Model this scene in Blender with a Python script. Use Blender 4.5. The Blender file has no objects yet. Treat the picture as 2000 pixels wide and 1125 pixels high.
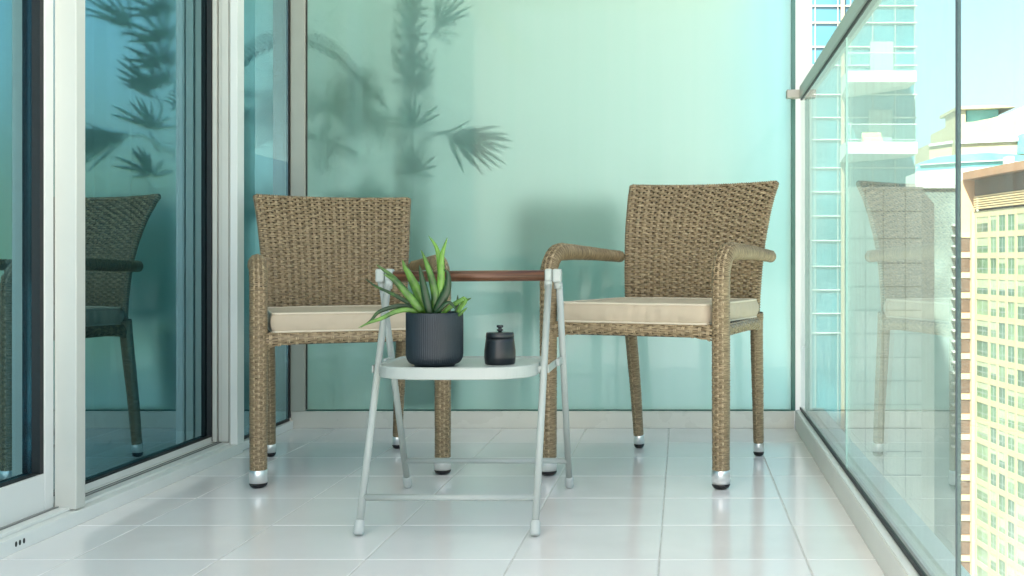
import bpy, bmesh, math, random
import numpy as np
from mathutils import Vector, Matrix

# ------------------------------------------------------------------ camera, world, sun, exposure
S = bpy.context.scene
C = S.collection
H = 0.64                      # eye height
F, VX, VY = 2200.0, 1332.0, 507.0   # focal length and axis of the photograph, in its own pixels

cam = bpy.data.objects.new("camera", bpy.data.cameras.new("camera"))
C.objects.link(cam)
cam.location = (0, 0, H)
cam.rotation_euler = (math.radians(90), 0, 0)
cam.data.sensor_width = 36
cam.data.lens = 36 * F / 2000
cam.data.shift_x = -(VX - 1000) / 2000
cam.data.shift_y = (VY - 562.5) / 2000
cam.data.clip_start = 0.05
cam.data.clip_end = 5000
S.camera = cam

SUN_EL, SUN_AZ = math.radians(47), math.atan2(-0.25, -0.63)
W = bpy.data.worlds.new("World")
S.world = W
W.use_nodes = True
nt = W.node_tree
sky = nt.nodes.new("ShaderNodeTexSky")
sky.sky_type = 'NISHITA'
sky.sun_disc = False
sky.sun_elevation = SUN_EL
sky.sun_rotation = SUN_AZ
sky.air_density = 1.0
sky.dust_density = 2.6
sky.ozone_density = 1.0
hz = nt.nodes.new("ShaderNodeHueSaturation")      # a hazy, paler desert sky
hz.inputs["Saturation"].default_value = 0.78
nt.links.new(sky.outputs[0], hz.inputs["Color"])
nt.links.new(hz.outputs[0], nt.nodes["Background"].inputs[0])
nt.nodes["Background"].inputs[1].default_value = 0.063

sl = bpy.data.lights.new("sun", 'SUN')
sl.energy = 5.0
sl.angle = math.radians(0.5)
sl.color = (1.0, 0.95, 0.88)
so = bpy.data.objects.new("sun", sl)
C.objects.link(so)
sd = Vector((math.sin(SUN_AZ) * math.cos(SUN_EL), math.cos(SUN_AZ) * math.cos(SUN_EL), math.sin(SUN_EL)))
so.rotation_euler = sd.to_track_quat('Z', 'Y').to_euler()
so.location = (0, 0, 60)

S.view_settings.view_transform = 'Standard'
S.view_settings.look = 'None'
S.view_settings.exposure = 2.48
S.view_settings.gamma = 1.0
S.render.engine = 'CYCLES'
S.cycles.use_denoising = True
S.cycles.max_bounces = 14
S.cycles.transmission_bounces = 12
S.cycles.transparent_max_bounces = 24
S.cycles.diffuse_bounces = 6
S.cycles.glossy_bounces = 6
S.cycles.caustics_reflective = True
S.cycles.caustics_refractive = True
S.cycles.blur_glossy = 0.3
S.cycles.sample_clamp_indirect = 8.0

R = random.Random(7)


def px(x, y, D):
    """the point at depth D that the photograph shows at pixel (x, y)"""
    return Vector(((x - VX) / F * D, D, H - (y - VY) / F * D))


# ------------------------------------------------------------------ materials
def new_mat(name):
    m = bpy.data.materials.new(name)
    m.use_nodes = True
    t = m.node_tree
    b = t.nodes["Principled BSDF"]
    return m, t, b


def plain(name, col, rough=0.5, metal=0.0, var=0.06, scale=6.0, bump=0.0, bscale=200.0, spec=0.5, coat=0.0):
    """Principled with a little noise in colour and roughness and an optional fine bump."""
    m, t, b = new_mat(name)
    b.inputs["Roughness"].default_value = rough
    b.inputs["Metallic"].default_value = metal
    b.inputs["Specular IOR Level"].default_value = spec
    b.inputs["Coat Weight"].default_value = coat
    tc = t.nodes.new("ShaderNodeTexCoord")
    n = t.nodes.new("ShaderNodeTexNoise")
    n.inputs["Scale"].default_value = scale
    n.inputs["Detail"].default_value = 6
    t.links.new(tc.outputs["Object"], n.inputs["Vector"])
    r = t.nodes.new("ShaderNodeValToRGB")
    r.color_ramp.elements[0].position = 0.3
    r.color_ramp.elements[1].position = 0.7
    r.color_ramp.elements[0].color = [c * (1 - var) for c in col] + [1]
    r.color_ramp.elements[1].color = [min(1, c * (1 + var)) for c in col] + [1]
    t.links.new(n.outputs["Fac"], r.inputs["Fac"])
    t.links.new(r.outputs["Color"], b.inputs["Base Color"])
    mr = t.nodes.new("ShaderNodeMapRange")
    mr.inputs["To Min"].default_value = max(0.02, rough * 0.85)
    mr.inputs["To Max"].default_value = min(1, rough * 1.15)
    t.links.new(n.outputs["Fac"], mr.inputs["Value"])
    t.links.new(mr.outputs["Result"], b.inputs["Roughness"])
    if bump:
        n2 = t.nodes.new("ShaderNodeTexNoise")
        n2.inputs["Scale"].default_value = bscale
        n2.inputs["Detail"].default_value = 3
        t.links.new(tc.outputs["Object"], n2.inputs["Vector"])
        bp = t.nodes.new("ShaderNodeBump")
        bp.inputs["Strength"].default_value = bump
        bp.inputs["Distance"].default_value = 0.002
        t.links.new(n2.outputs["Fac"], bp.inputs["Height"])
        t.links.new(bp.outputs["Normal"], b.inputs["Normal"])
    return m


def clear_glass(name, tint, ior=1.5, add=0.0, refl=(1, 1, 1), dirt=0.0):
    """a pane of flat glass: fresnel reflection over tinted clear transmission (two faces per pane)"""
    m, t, b = new_mat(name)
    t.nodes.remove(b)
    out = t.nodes["Material Output"]
    fr = t.nodes.new("ShaderNodeFresnel")
    ge = t.nodes.new("ShaderNodeNewGeometry")
    im = t.nodes.new("ShaderNodeMapRange")      # the ray is not bent, so both faces reflect like air to glass
    im.inputs["To Min"].default_value = ior
    im.inputs["To Max"].default_value = 1 / ior
    t.links.new(ge.outputs["Backfacing"], im.inputs["Value"])
    t.links.new(im.outputs["Result"], fr.inputs["IOR"])
    tr = t.nodes.new("ShaderNodeBsdfTransparent")
    tr.inputs["Color"].default_value = (*tint, 1)
    gl = t.nodes.new("ShaderNodeBsdfGlossy")
    gl.inputs["Color"].default_value = (*refl, 1)
    gl.inputs["Roughness"].default_value = 0.0
    mx = t.nodes.new("ShaderNodeMixShader")
    ad = t.nodes.new("ShaderNodeMath")
    ad.operation = 'ADD'
    ad.use_clamp = True
    ad.inputs[1].default_value = add
    t.links.new(fr.outputs[0], ad.inputs[0])
    t.links.new(ad.outputs[0], mx.inputs[0])
    t.links.new(tr.outputs[0], mx.inputs[1])
    t.links.new(gl.outputs[0], mx.inputs[2])
    last = mx
    if dirt:
        tc = t.nodes.new("ShaderNodeTexCoord")
        mp = t.nodes.new("ShaderNodeMapping")
        mp.inputs["Scale"].default_value = (9, 9, 1.1)
        n = t.nodes.new("ShaderNodeTexNoise")
        n.inputs["Scale"].default_value = 3.0
        n.inputs["Detail"].default_value = 7
        n.inputs["Roughness"].default_value = 0.65
        t.links.new(tc.outputs["Object"], mp.inputs[0])
        t.links.new(mp.outputs[0], n.inputs["Vector"])
        mr = t.nodes.new("ShaderNodeMapRange")
        mr.inputs["From Min"].default_value = 0.42
        mr.inputs["From Max"].default_value = 0.8
        mr.inputs["To Min"].default_value = dirt * 0.25
        mr.inputs["To Max"].default_value = dirt
        t.links.new(n.outputs["Fac"], mr.inputs["Value"])
        df = t.nodes.new("ShaderNodeBsdfDiffuse")
        df.inputs["Color"].default_value = (0.62, 0.66, 0.62, 1)
        tl = t.nodes.new("ShaderNodeBsdfTranslucent")
        tl.inputs["Color"].default_value = (0.62, 0.66, 0.62, 1)
        m0 = t.nodes.new("ShaderNodeMixShader")
        m0.inputs[0].default_value = 0.5
        t.links.new(df.outputs[0], m0.inputs[1])
        t.links.new(tl.outputs[0], m0.inputs[2])
        m2 = t.nodes.new("ShaderNodeMixShader")
        t.links.new(mr.outputs["Result"], m2.inputs[0])
        t.links.new(mx.outputs[0], m2.inputs[1])
        t.links.new(m0.outputs[0], m2.inputs[2])
        last = m2
    t.links.new(last.outputs[0], out.inputs["Surface"])
    return m


def frosted_glass(name, tint, rough, milk, milk_w):
    """acid-etched pane: rough refraction with some milky scatter, and the smooth front's fresnel sheen"""
    m, t, b = new_mat(name)
    t.nodes.remove(b)
    out = t.nodes["Material Output"]
    rf = t.nodes.new("ShaderNodeBsdfRefraction")
    rf.inputs["Color"].default_value = (*tint, 1)
    rf.inputs["Roughness"].default_value = rough
    rf.inputs["IOR"].default_value = 1.33
    tl = t.nodes.new("ShaderNodeBsdfTranslucent")
    tl.inputs["Color"].default_value = (*milk, 1)
    df = t.nodes.new("ShaderNodeBsdfDiffuse")
    df.inputs["Color"].default_value = (*milk, 1)
    m0 = t.nodes.new("ShaderNodeMixShader")
    m0.inputs[0].default_value = 0.40
    t.links.new(tl.outputs[0], m0.inputs[1])
    t.links.new(df.outputs[0], m0.inputs[2])
    m1 = t.nodes.new("ShaderNodeMixShader")
    tc = t.nodes.new("ShaderNodeTexCoord")
    mp = t.nodes.new("ShaderNodeMapping")
    mp.inputs["Scale"].default_value = (16, 16, 0.5)
    ns = t.nodes.new("ShaderNodeTexNoise")
    ns.inputs["Scale"].default_value = 1.5
    ns.inputs["Detail"].default_value = 6
    t.links.new(tc.outputs["Object"], mp.inputs[0])
    t.links.new(mp.outputs[0], ns.inputs["Vector"])
    mr = t.nodes.new("ShaderNodeMapRange")
    mr.inputs["From Min"].default_value = 0.3
    mr.inputs["From Max"].default_value = 0.7
    mr.inputs["To Min"].default_value = milk_w - 0.05
    mr.inputs["To Max"].default_value = milk_w + 0.05
    t.links.new(ns.outputs["Fac"], mr.inputs["Value"])
    t.links.new(mr.outputs["Result"], m1.inputs[0])
    t.links.new(rf.outputs[0], m1.inputs[1])
    t.links.new(m0.outputs[0], m1.inputs[2])
    fr = t.nodes.new("ShaderNodeFresnel")
    ge = t.nodes.new("ShaderNodeNewGeometry")
    im = t.nodes.new("ShaderNodeMapRange")
    im.inputs["To Min"].default_value = 1.45
    im.inputs["To Max"].default_value = 1.0
    t.links.new(ge.outputs["Backfacing"], im.inputs["Value"])
    t.links.new(im.outputs["Result"], fr.inputs["IOR"])
    gl = t.nodes.new("ShaderNodeBsdfGlossy")
    gl.inputs["Roughness"].default_value = 0.05
    m2 = t.nodes.new("ShaderNodeMixShader")
    t.links.new(fr.outputs[0], m2.inputs[0])
    t.links.new(m1.outputs[0], m2.inputs[1])
    t.links.new(gl.outputs[0], m2.inputs[2])
    t.links.new(m2.outputs[0], out.inputs["Surface"])
    return m


def strand_mat(name, dark, mid, light, rough=0.36):
    """synthetic rattan: streaks along the strand (U runs along it, V is a random number per strand)"""
    m, t, b = new_mat(name)
    uv = t.nodes.new("ShaderNodeUVMap")
    uv.uv_map = "strand"
    mp = t.nodes.new("ShaderNodeMapping")
    mp.inputs["Scale"].default_value = (34, 900, 1)
    n = t.nodes.new("ShaderNodeTexNoise")
    n.inputs["Scale"].default_value = 1.0
    n.inputs["Detail"].default_value = 4
    n.inputs["Roughness"].default_value = 0.6
    t.links.new(uv.outputs[0], mp.inputs[0])
    t.links.new(mp.outputs[0], n.inputs["Vector"])
    r = t.nodes.new("ShaderNodeValToRGB")
    e = r.color_ramp.elements
    e[0].position = 0.32
    e[0].color = (*dark, 1)
    e[1].position = 0.70
    e[1].color = (*light, 1)
    k = e.new(0.5)
    k.color = (*mid, 1)
    t.links.new(n.outputs["Fac"], r.inputs["Fac"])
    t.links.new(r.outputs["Color"], b.inputs["Base Color"])
    b.inputs["Roughness"].default_value = rough
    b.inputs["Specular IOR Level"].default_value = 0.4
    return m


def wood_mat(name):
    m, t, b = new_mat(name)
    tc = t.nodes.new("ShaderNodeTexCoord")
    mp = t.nodes.new("ShaderNodeMapping")
    mp.inputs["Scale"].default_value = (6, 160, 160)
    n = t.nodes.new("ShaderNodeTexNoise")
    n.inputs["Scale"].default_value = 1.0
    n.inputs["Detail"].default_value = 8
    t.links.new(tc.outputs["Object"], mp.inputs[0])
    t.links.new(mp.outputs[0], n.inputs["Vector"])
    r = t.nodes.new("ShaderNodeValToRGB")
    r.color_ramp.elements[0].position = 0.35
    r.color_ramp.elements[0].color = (0.060, 0.024, 0.011, 1)
    r.color_ramp.elements[1].position = 0.68
    r.color_ramp.elements[1].color = (0.20, 0.085, 0.040, 1)
    t.links.new(n.outputs["Fac"], r.inputs["Fac"])
    t.links.new(r.outputs["Color"], b.inputs["Base Color"])
    b.inputs["Roughness"].default_value = 0.38
    return m


def leaf_mat(name, a, c, trans=0.25):
    m, t, b = new_mat(name)
    oi = t.nodes.new("ShaderNodeObjectInfo")
    tc = t.nodes.new("ShaderNodeTexCoord")
    n = t.nodes.new("ShaderNodeTexNoise")
    n.inputs["Scale"].default_value = 45
    n.inputs["Detail"].default_value = 5
    t.links.new(tc.outputs["Object"], n.inputs["Vector"])
    ad = t.nodes.new("ShaderNodeMath")
    ad.operation = 'ADD'
    t.links.new(n.outputs["Fac"], ad.inputs[0])
    mu = t.nodes.new("ShaderNodeMath")
    mu.operation = 'MULTIPLY_ADD'
    mu.inputs[1].default_value = 0.7
    mu.inputs[2].default_value = -0.35
    t.links.new(oi.outputs["Random"], mu.inputs[0])
    t.links.new(mu.outputs[0], ad.inputs[1])
    r = t.nodes.new("ShaderNodeValToRGB")
    r.color_ramp.elements[0].position = 0.25
    r.color_ramp.elements[0].color = (*a, 1)
    r.color_ramp.elements[1].position = 0.8
    r.color_ramp.elements[1].color = (*c, 1)
    t.links.new(ad.outputs[0], r.inputs["Fac"])
    t.links.new(r.outputs["Color"], b.inputs["Base Color"])
    b.inputs["Roughness"].default_value = 0.38
    b.inputs["Subsurface Weight"].default_value = trans
    b.inputs["Subsurface Radius"].default_value = (0.004, 0.008, 0.002)
    b.inputs["Subsurface Scale"].default_value = 1.0
    return m


M = {}
M['white'] = plain("white_powder_coat", (0.72, 0.74, 0.71), 0.36, var=0.02, bump=0.05, bscale=600)
M['offwhite'] = plain("pale_aluminium", (0.58, 0.58, 0.53), 0.42, var=0.03)
M['taupe'] = plain("anodised_taupe", (0.42, 0.41, 0.35), 0.38, metal=0.25, var=0.04)
M['gasket'] = plain("black_rubber", (0.008, 0.010, 0.011), 0.55)
M['groove'] = plain("track_shadow_grey", (0.20, 0.21, 0.20), 0.5, var=0.1)
M['tile'] = plain("white_floor_tile", (0.78, 0.765, 0.76), 0.15, var=0.025, scale=3.0, bump=0.03, bscale=14)
M['tile_b'] = plain("white_floor_tile_cool", (0.75, 0.745, 0.745), 0.17, var=0.03, scale=4.0, bump=0.03, bscale=11)
M['tile_c'] = plain("white_floor_tile_worn", (0.765, 0.745, 0.735), 0.14, var=0.045, scale=5.0, bump=0.03, bscale=17)
M['grout'] = plain("grout", (0.50, 0.50, 0.47), 0.8, var=0.2, scale=18)
M['skirting'] = plain("ivory_skirting_tile", (0.68, 0.67, 0.60), 0.28, var=0.03)
M['kerb'] = plain("white_kerb_tile", (0.70, 0.70, 0.65), 0.5, var=0.03)
M['plaster'] = plain("white_plaster", (0.82, 0.82, 0.78), 0.8, var=0.03, bump=0.15, bscale=80)
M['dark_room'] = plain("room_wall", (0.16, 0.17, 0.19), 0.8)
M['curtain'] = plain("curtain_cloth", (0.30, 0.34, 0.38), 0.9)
M['door_glass'] = clear_glass("reflective_door_glass", (0.50, 0.62, 0.66), 1.5, add=0.33, refl=(0.46, 0.77, 0.85))
M['seal'] = plain("dark_glass_seal", (0.022, 0.040, 0.048), 0.4)
M['rail_glass'] = clear_glass("green_tinted_glass", (0.86, 0.975, 0.945), 1.5, dirt=0.11)
M['frost'] = frosted_glass("frosted_green_glass", (0.84, 0.997, 0.975), 0.38, (0.62, 0.94, 0.83), 0.27)
M['glass_edge'] = plain("green_glass_edge", (0.05, 0.16, 0.13), 0.2)
M['weft'] = strand_mat("rattan_strand", (0.065, 0.044, 0.021), (0.25, 0.18, 0.098), (0.58, 0.455, 0.28))
M['warp'] = strand_mat("rattan_upright_strand", (0.14, 0.097, 0.05), (0.37, 0.277, 0.16), (0.70, 0.56, 0.36))
M['core'] = plain("dark_gap_backing", (0.05, 0.032, 0.017), 0.7)  # dark tone puts shade into the gaps of the weave
M['ferrule'] = plain("polished_aluminium", (0.86, 0.87, 0.86), 0.30, metal=1.0, var=0.02)
M['rubber'] = plain("black_foot_rubber", (0.006, 0.006, 0.007), 0.4)
M['cushion'] = plain("beige_canvas", (0.51, 0.425, 0.315), 0.85, var=0.05, scale=9, bump=0.25, bscale=900)
M['piping'] = plain("pale_piping", (0.65, 0.575, 0.45), 0.8, var=0.03)
M['table'] = plain("white_table_paint", (0.39, 0.43, 0.405), 0.36, var=0.02)
M['foot_plastic'] = plain("pale_grey_plastic", (0.44, 0.48, 0.46), 0.5)
M['wood'] = wood_mat("dark_wood")
M['pot'] = plain("matt_navy_ceramic", (0.007, 0.015, 0.023), 0.48, var=0.15, scale=20)
M['jar'] = plain("black_glazed_ceramic", (0.010, 0.014, 0.018), 0.28, var=0.1)
M['soil'] = plain("potting_soil", (0.03, 0.022, 0.015), 0.95, var=0.5, scale=90, bump=0.8, bscale=200)
M['aloe'] = leaf_mat("aloe_green", (0.008, 0.040, 0.008), (0.12, 0.28, 0.030), 0.04)
M['palm'] = leaf_mat("palm_green", (0.001, 0.036, 0.018), (0.004, 0.070, 0.036), 0.0)


# ------------------------------------------------------------------ object helpers
def link(o, parent=None):
    C.objects.link(o)
    if parent is not None:
        o.parent = parent
    return o


def tag(o, label=None, cat=None, group=None, kind=None):
    if label:
        o["label"] = label
    if cat:
        o["category"] = cat
    if group:
        o["group"] = group
    if kind:
        o["kind"] = kind
    return o


def thing(name, label, cat, loc=(0, 0, 0), rz=0.0, group=None):
    o = bpy.data.objects.new(name, None)
    o.empty_display_size = 0.1
    link(o)
    o.location = loc
    o.rotation_euler = (0, 0, rz)
    bpy.context.view_layer.update()
    return tag(o, label, cat, group)


def obj_from_bm(name, bm, m, parent=None, smooth=False, kind=None):
    me = bpy.data.meshes.new(name)
    bm.normal_update()
    bm.to_mesh(me)
    bm.free()
    for x in (m if isinstance(m, (list, tuple)) else [m]):
        me.materials.append(x)
    if smooth:
        me.polygons.foreach_set("use_smooth", [True] * len(me.polygons))
    o = bpy.data.objects.new(name, me)
    link(o, parent)
    if parent is not None:
        # vertices are given in world space when the thing sits at a location
        o.matrix_parent_inverse = parent.matrix_world.inverted()
    if kind:
        o["kind"] = kind
    return o


def obj_from_arrays(name, V, Fs, m, parent=None, uv=None, smooth=True, midx=None):
    me = bpy.data.meshes.new(name)
    V = np.asarray(V, dtype=np.float32)
    Fs = np.asarray(Fs, dtype=np.int32)
    nf, k = Fs.shape
    me.vertices.add(len(V))
    me.vertices.foreach_set("co", V.ravel())
    me.loops.add(nf * k)
    me.loops.foreach_set("vertex_index", Fs.ravel())
    me.polygons.add(nf)
    me.polygons.foreach_set("loop_start", np.arange(0, nf * k, k, dtype=np.int32))
    me.polygons.foreach_set("use_smooth", np.full(nf, smooth))
    for x in (m if isinstance(m, (list, tuple)) else [m]):
        me.materials.append(x)
    if midx is not None:
        me.polygons.foreach_set("material_index", np.asarray(midx, dtype=np.int32))
    if uv is not None:
        l = me.uv_layers.new(name="strand")
        l.data.foreach_set("uv", np.asarray(uv, dtype=np.float32)[Fs.ravel()].ravel())
    me.update(calc_edges=True)
    me.validate()
    o = bpy.data.objects.new(name, me)
    link(o, parent)
    if parent is not None:
        o.matrix_parent_inverse = parent.matrix_world.inverted()
    return o


def add_box(bm, x0, x1, y0, y1, z0, z1, bev=0.0, seg=2, mi=0):
    vs = [bm.verts.new(p) for p in ((x0, y0, z0), (x1, y0, z0), (x1, y1, z0), (x0, y1, z0),
                                    (x0, y0, z1), (x1, y0, z1), (x1, y1, z1), (x0, y1, z1))]
    fs = [bm.faces.new([vs[i] for i in q]) for q in ((0, 3, 2, 1), (4, 5, 6, 7), (0, 1, 5, 4),
                                                     (1, 2, 6, 5), (2, 3, 7, 6), (3, 0, 4, 7))]
    for f in fs:
        f.material_index = mi
    if bev:
        es = list({e for f in fs for e in f.edges})
        r = bmesh.ops.bevel(bm, geom=es, offset=bev, segments=seg, affect='EDGES', profile=0.5)
        for f in r['faces']:
            f.material_index = mi


def box(name, x0, x1, y0, y1, z0, z1, m, parent=None, bev=0.0015, kind=None):
    bm = bmesh.new()
    x0, x1 = min(x0, x1), max(x0, x1)
    add_box(bm, x0, x1, y0, y1, z0, z1, bev)
    return obj_from_bm(name, bm, m, parent, kind=kind)


def add_tube(bm, pts, r, n=14, cap=True):
    """round tube along a polyline, radius a number or one per point"""
    pts = [Vector(p) for p in pts]
    rr = r if isinstance(r, (list, tuple)) else [r] * len(pts)
    t0 = (pts[1] - pts[0]).normalized()
    a = t0.orthogonal().normalized()
    rings = []
    for i, p in enumerate(pts):
        if i == 0:
            t = t0
        elif i == len(pts) - 1:
            t = (pts[i] - pts[i - 1]).normalized()
        else:
            t = ((pts[i + 1] - pts[i]).normalized() + (pts[i] - pts[i - 1]).normalized()).normalized()
        a = (a - t * a.dot(t)).normalized()
        b = t.cross(a)
        rings.append([bm.verts.new(p + (a * math.cos(2 * math.pi * k / n) + b * math.sin(2 * math.pi * k / n)) * rr[i]) for k in range(n)])
    for i in range(len(rings) - 1):
        for k in range(n):
            f = bm.faces.new((rings[i][k], rings[i][(k + 1) % n], rings[i + 1][(k + 1) % n], rings[i + 1][k]))
            f.smooth = True
    if cap:
        bm.faces.new(rings[0][::-1])
        bm.faces.new(rings[-1])


def tube(name, pts, r, m, parent=None, n=14):
    bm = bmesh.new()
    add_tube(bm, pts, r, n)
    return obj_from_bm(name, bm, m, parent)


def lathe(bm, prof, n=48, cx=0, cy=0, rfun=None):
    rings = []
    for (r, z) in prof:
        ring = []
        for k in range(n):
            a = 2 * math.pi * k / n
            q = r * (rfun(a, z) if rfun else 1)
            ring.append(bm.verts.new((cx + q * math.cos(a), cy + q * math.sin(a), z)))
        rings.append(ring)
    for i in range(len(rings) - 1):
        for k in range(n):
            f = bm.faces.new((rings[i][k], rings[i][(k + 1) % n], rings[i + 1][(k + 1) % n], rings[i + 1][k]))
            f.smooth = True
    if prof[0][0] > 1e-6:
        bm.faces.new(rings[0][::-1])
    if prof[-1][0] > 1e-6:
        bm.faces.new(rings[-1])


def prism(name, poly, depth, m, parent=None, kind=None):
    """an outline given as world points in a plane of constant Y, extruded away from the eye"""
    bm = bmesh.new()
    a = [bm.verts.new(p) for p in poly]
    b = [bm.verts.new(Vector(p) + Vector((0, depth, 0))) for p in poly]
    n = len(a)
    bm.faces.new(a)
    bm.faces.new(b[::-1])
    for i in range(n):
        bm.faces.new((a[i], b[i], b[(i + 1) % n], a[(i + 1) % n]))
    bmesh.ops.recalc_face_normals(bm, faces=bm.faces[:])
    return obj_from_bm(name, bm, m, parent, kind=kind)


def dup(root, loc, rz, scale, label, name=None):
    """a copy of a thing with its parts and their sub-parts"""
    r = root.copy()
    link(r)
    r.location = loc
    r.rotation_euler = (0, 0, rz)
    r.scale = (scale,) * 3
    r["label"] = label
    for ch in list(root.children):
        c = ch.copy()
        link(c)
        c.parent = r
        for g in list(ch.children):
            d = g.copy()
            link(d)
            d.parent = c
    return r


# ------------------------------------------------------------------ the setting
Y0, YB = -2.4, 4.28          # near end of the balcony, frosted partition
XL = -1.455                  # face of the door sill


def XR(y):                   # face of the kerb on the open side (the balcony widens a little)
    return 0.392 + 0.0084 * y


# floor: individual glazed tiles over a grout bed, one object
bm = bmesh.new()
add_box(bm, -1.62, 0.50, Y0, 10.0, -0.02, -0.0015, 0, mi=1)
TX, TY = 0.3135, 0.309
ix0, ix1 = -7, 2
for i in range(ix0, ix1):
    for j in range(-20, 3):
        x0, x1 = 0.265 + TX * i, 0.265 + TX * (i + 1)
        y0, y1 = 3.64 + TY * j, 3.64 + TY * (j + 1)
        if i == ix1 - 1:
            x1 = 0.49
        y1 = min(y1, 4.30)
        if y0 >= 4.28:
            continue
        g = 0.0013
        x0 += g; x1 -= g; y0 += g; y1 -= g
        ax, ay = R.gauss(0, 0.0010), R.gauss(0, 0.0010)
        cx, cy = (x0 + x1) / 2, (y0 + y1) / 2
        e = 0.0016
        zt = lambda x, y: ax * (x - cx) + ay * (y - cy)
        lo = [bm.verts.new((x, y, -0.002)) for x, y in ((x0, y0), (x1, y0), (x1, y1), (x0, y1))]
        mi = [bm.verts.new((x, y, zt(x, y) - 0.0009)) for x, y in ((x0, y0), (x1, y0), (x1, y1), (x0, y1))]
        hi = [bm.verts.new((x, y, zt(x, y))) for x, y in ((x0 + e, y0 + e), (x1 - e, y0 + e), (x1 - e, y1 - e), (x0 + e, y1 - e))]
        for a, b in ((lo, mi), (mi, hi)):
            for k in range(4):
                bm.faces.new((a[k], a[(k + 1) % 4], b[(k + 1) % 4], b[k]))
        f = bm.faces.new(hi)
        f.material_index = R.choice((0, 0, 2, 3))
# the neighbour's half beyond the partition
add_box(bm, -1.48, 0.49, 4.42, 10.0, -0.0015, 0.0, 0)
obj_from_bm("floor", bm, [M['tile'], M['grout'], M['tile_b'], M['tile_c']], kind="structure")

box("ceiling", -6.0, 0.52, -0.4, 8.6, 2.62, 2.86, M['plaster'], bev=0, kind="structure")  # near edge set back so sun and sky light reach the unseen floor
# the apartment building over and under the balcony, which shades its far part; near end cut back to let sun in
box("facade_wall", -9.0, -1.62, -0.3, 30.0, 2.865, 45.0, M['plaster'], bev=0, kind="structure")
box("facade_base", -9.0, -1.62, -0.3, 30.0, -60.0, -0.03, M['plaster'], bev=0, kind="structure")
# rooms behind the glass doors
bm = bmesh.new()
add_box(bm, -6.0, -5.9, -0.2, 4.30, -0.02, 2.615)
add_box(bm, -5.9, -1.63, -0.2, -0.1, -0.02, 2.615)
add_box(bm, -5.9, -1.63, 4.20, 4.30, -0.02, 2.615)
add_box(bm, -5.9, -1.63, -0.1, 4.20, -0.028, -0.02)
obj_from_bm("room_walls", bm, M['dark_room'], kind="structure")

box("skirting", -1.482, 0.4265, 4.272, 4.415, 0.0, 0.0645, M['skirting'], bev=0.002, kind="structure")

gm = plain("city_ground", (0.34, 0.32, 0.28), 0.9, var=0.25, scale=0.02)
bm = bmesh.new()
vs = [bm.verts.new(p) for p in ((-3000, -3000, -60), (3000, -3000, -60), (3000, 3000, -60), (-3000, 3000, -60))]
bm.faces.new(vs)
obj_from_bm("ground", bm, gm, kind="structure")

# ------------------------------------------------------------------ left: door frame, sliding leaf, fixed lights
ZT = 2.62
t = thing("door_frame", "white aluminium door frame with sill, track and jamb along the left side", "door frame", (-1.5, 1.5, 0))
bm = bmesh.new()
add_box(bm, -1.615, XL, Y0, 3.735, 0.0, 0.034, 0.0015)
add_box(bm, -1.615, -1.478, Y0, 3.68, 0.0345, 0.042, 0.001)
sill = obj_from_bm("sill", bm, M['white'], t)
bm = bmesh.new()
add_box(bm, -1.509, -1.503, Y0, 3.678, 0.0425, 0.0445, 0)
add_box(bm, -1.521, -1.517, Y0, 3.678, 0.0425, 0.0445, 0)
obj_from_bm("track_groove", bm, M['groove'], sill)
for k, xx in enumerate((31, 38.5, 46.5)):
    D = F * 1.455 / (VX - xx)
    bm = bmesh.new()
    bmesh.ops.create_cone(bm, cap_ends=True, segments=16, radius1=0.0035, radius2=0.0035, depth=0.001,
                          matrix=Matrix.Translation((XL + 0.0006, D, 0.0185)) @ Matrix.Rotation(math.pi / 2, 4, 'Y') @ Matrix.Scale(1.7, 4, (1, 0, 0)))
    obj_from_bm("weep_hole", bm, M['gasket'], sill)
bm = bmesh.new()
add_box(bm, -1.4795, XL, 3.681, 3.735, 0.0345, ZT, 0.0015)
add_box(bm, -1.507, -1.483, 3.684, 3.735, 0.043, ZT, 0.001)
add_box(bm, -1.519, -1.510, 3.692, 3.735, 0.043, ZT, 0.001)
add_box(bm, -1.536, -1.522, 3.684, 3.735, 0.043, ZT, 0.001)
obj_from_bm("jamb", bm, M['offwhite'], t)
box("jamb_face", -1.4745, XL + 0.0025, 3.6795, 3.7365, 0.0355, ZT, M['white'], t, 0.001)
box("jamb_gasket", -1.60, -1.478, 3.700, 3.7345, 0.043, ZT, M['gasket'], t, 0)
box("header", -1.615, XL, Y0, 3.735, 2.54, ZT - 0.001, M['white'], t)

t = thing("fixed_door_light", "tall dark reflective glass door leaf set back in a thin white frame", "glass door", (-1.55, 3.2, 0))
box("pane", -1.563, -1.553, 2.2, 3.715, 0.058, 2.54, M['door_glass'], t, 0)
box("bottom_rail", -1.600, -1.536, 2.2, 3.68, 0.043, 0.0605, M['white'], t, 0.001)
bm = bmesh.new()
add_box(bm, -1.551, -1.5365, 2.2, 3.684, 0.061, 0.0655, 0)
add_box(bm, -1.551, -1.537, 3.676, 3.6995, 0.0655, 2.54, 0)
obj_from_bm("gasket", bm, M['gasket'], t)

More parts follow.
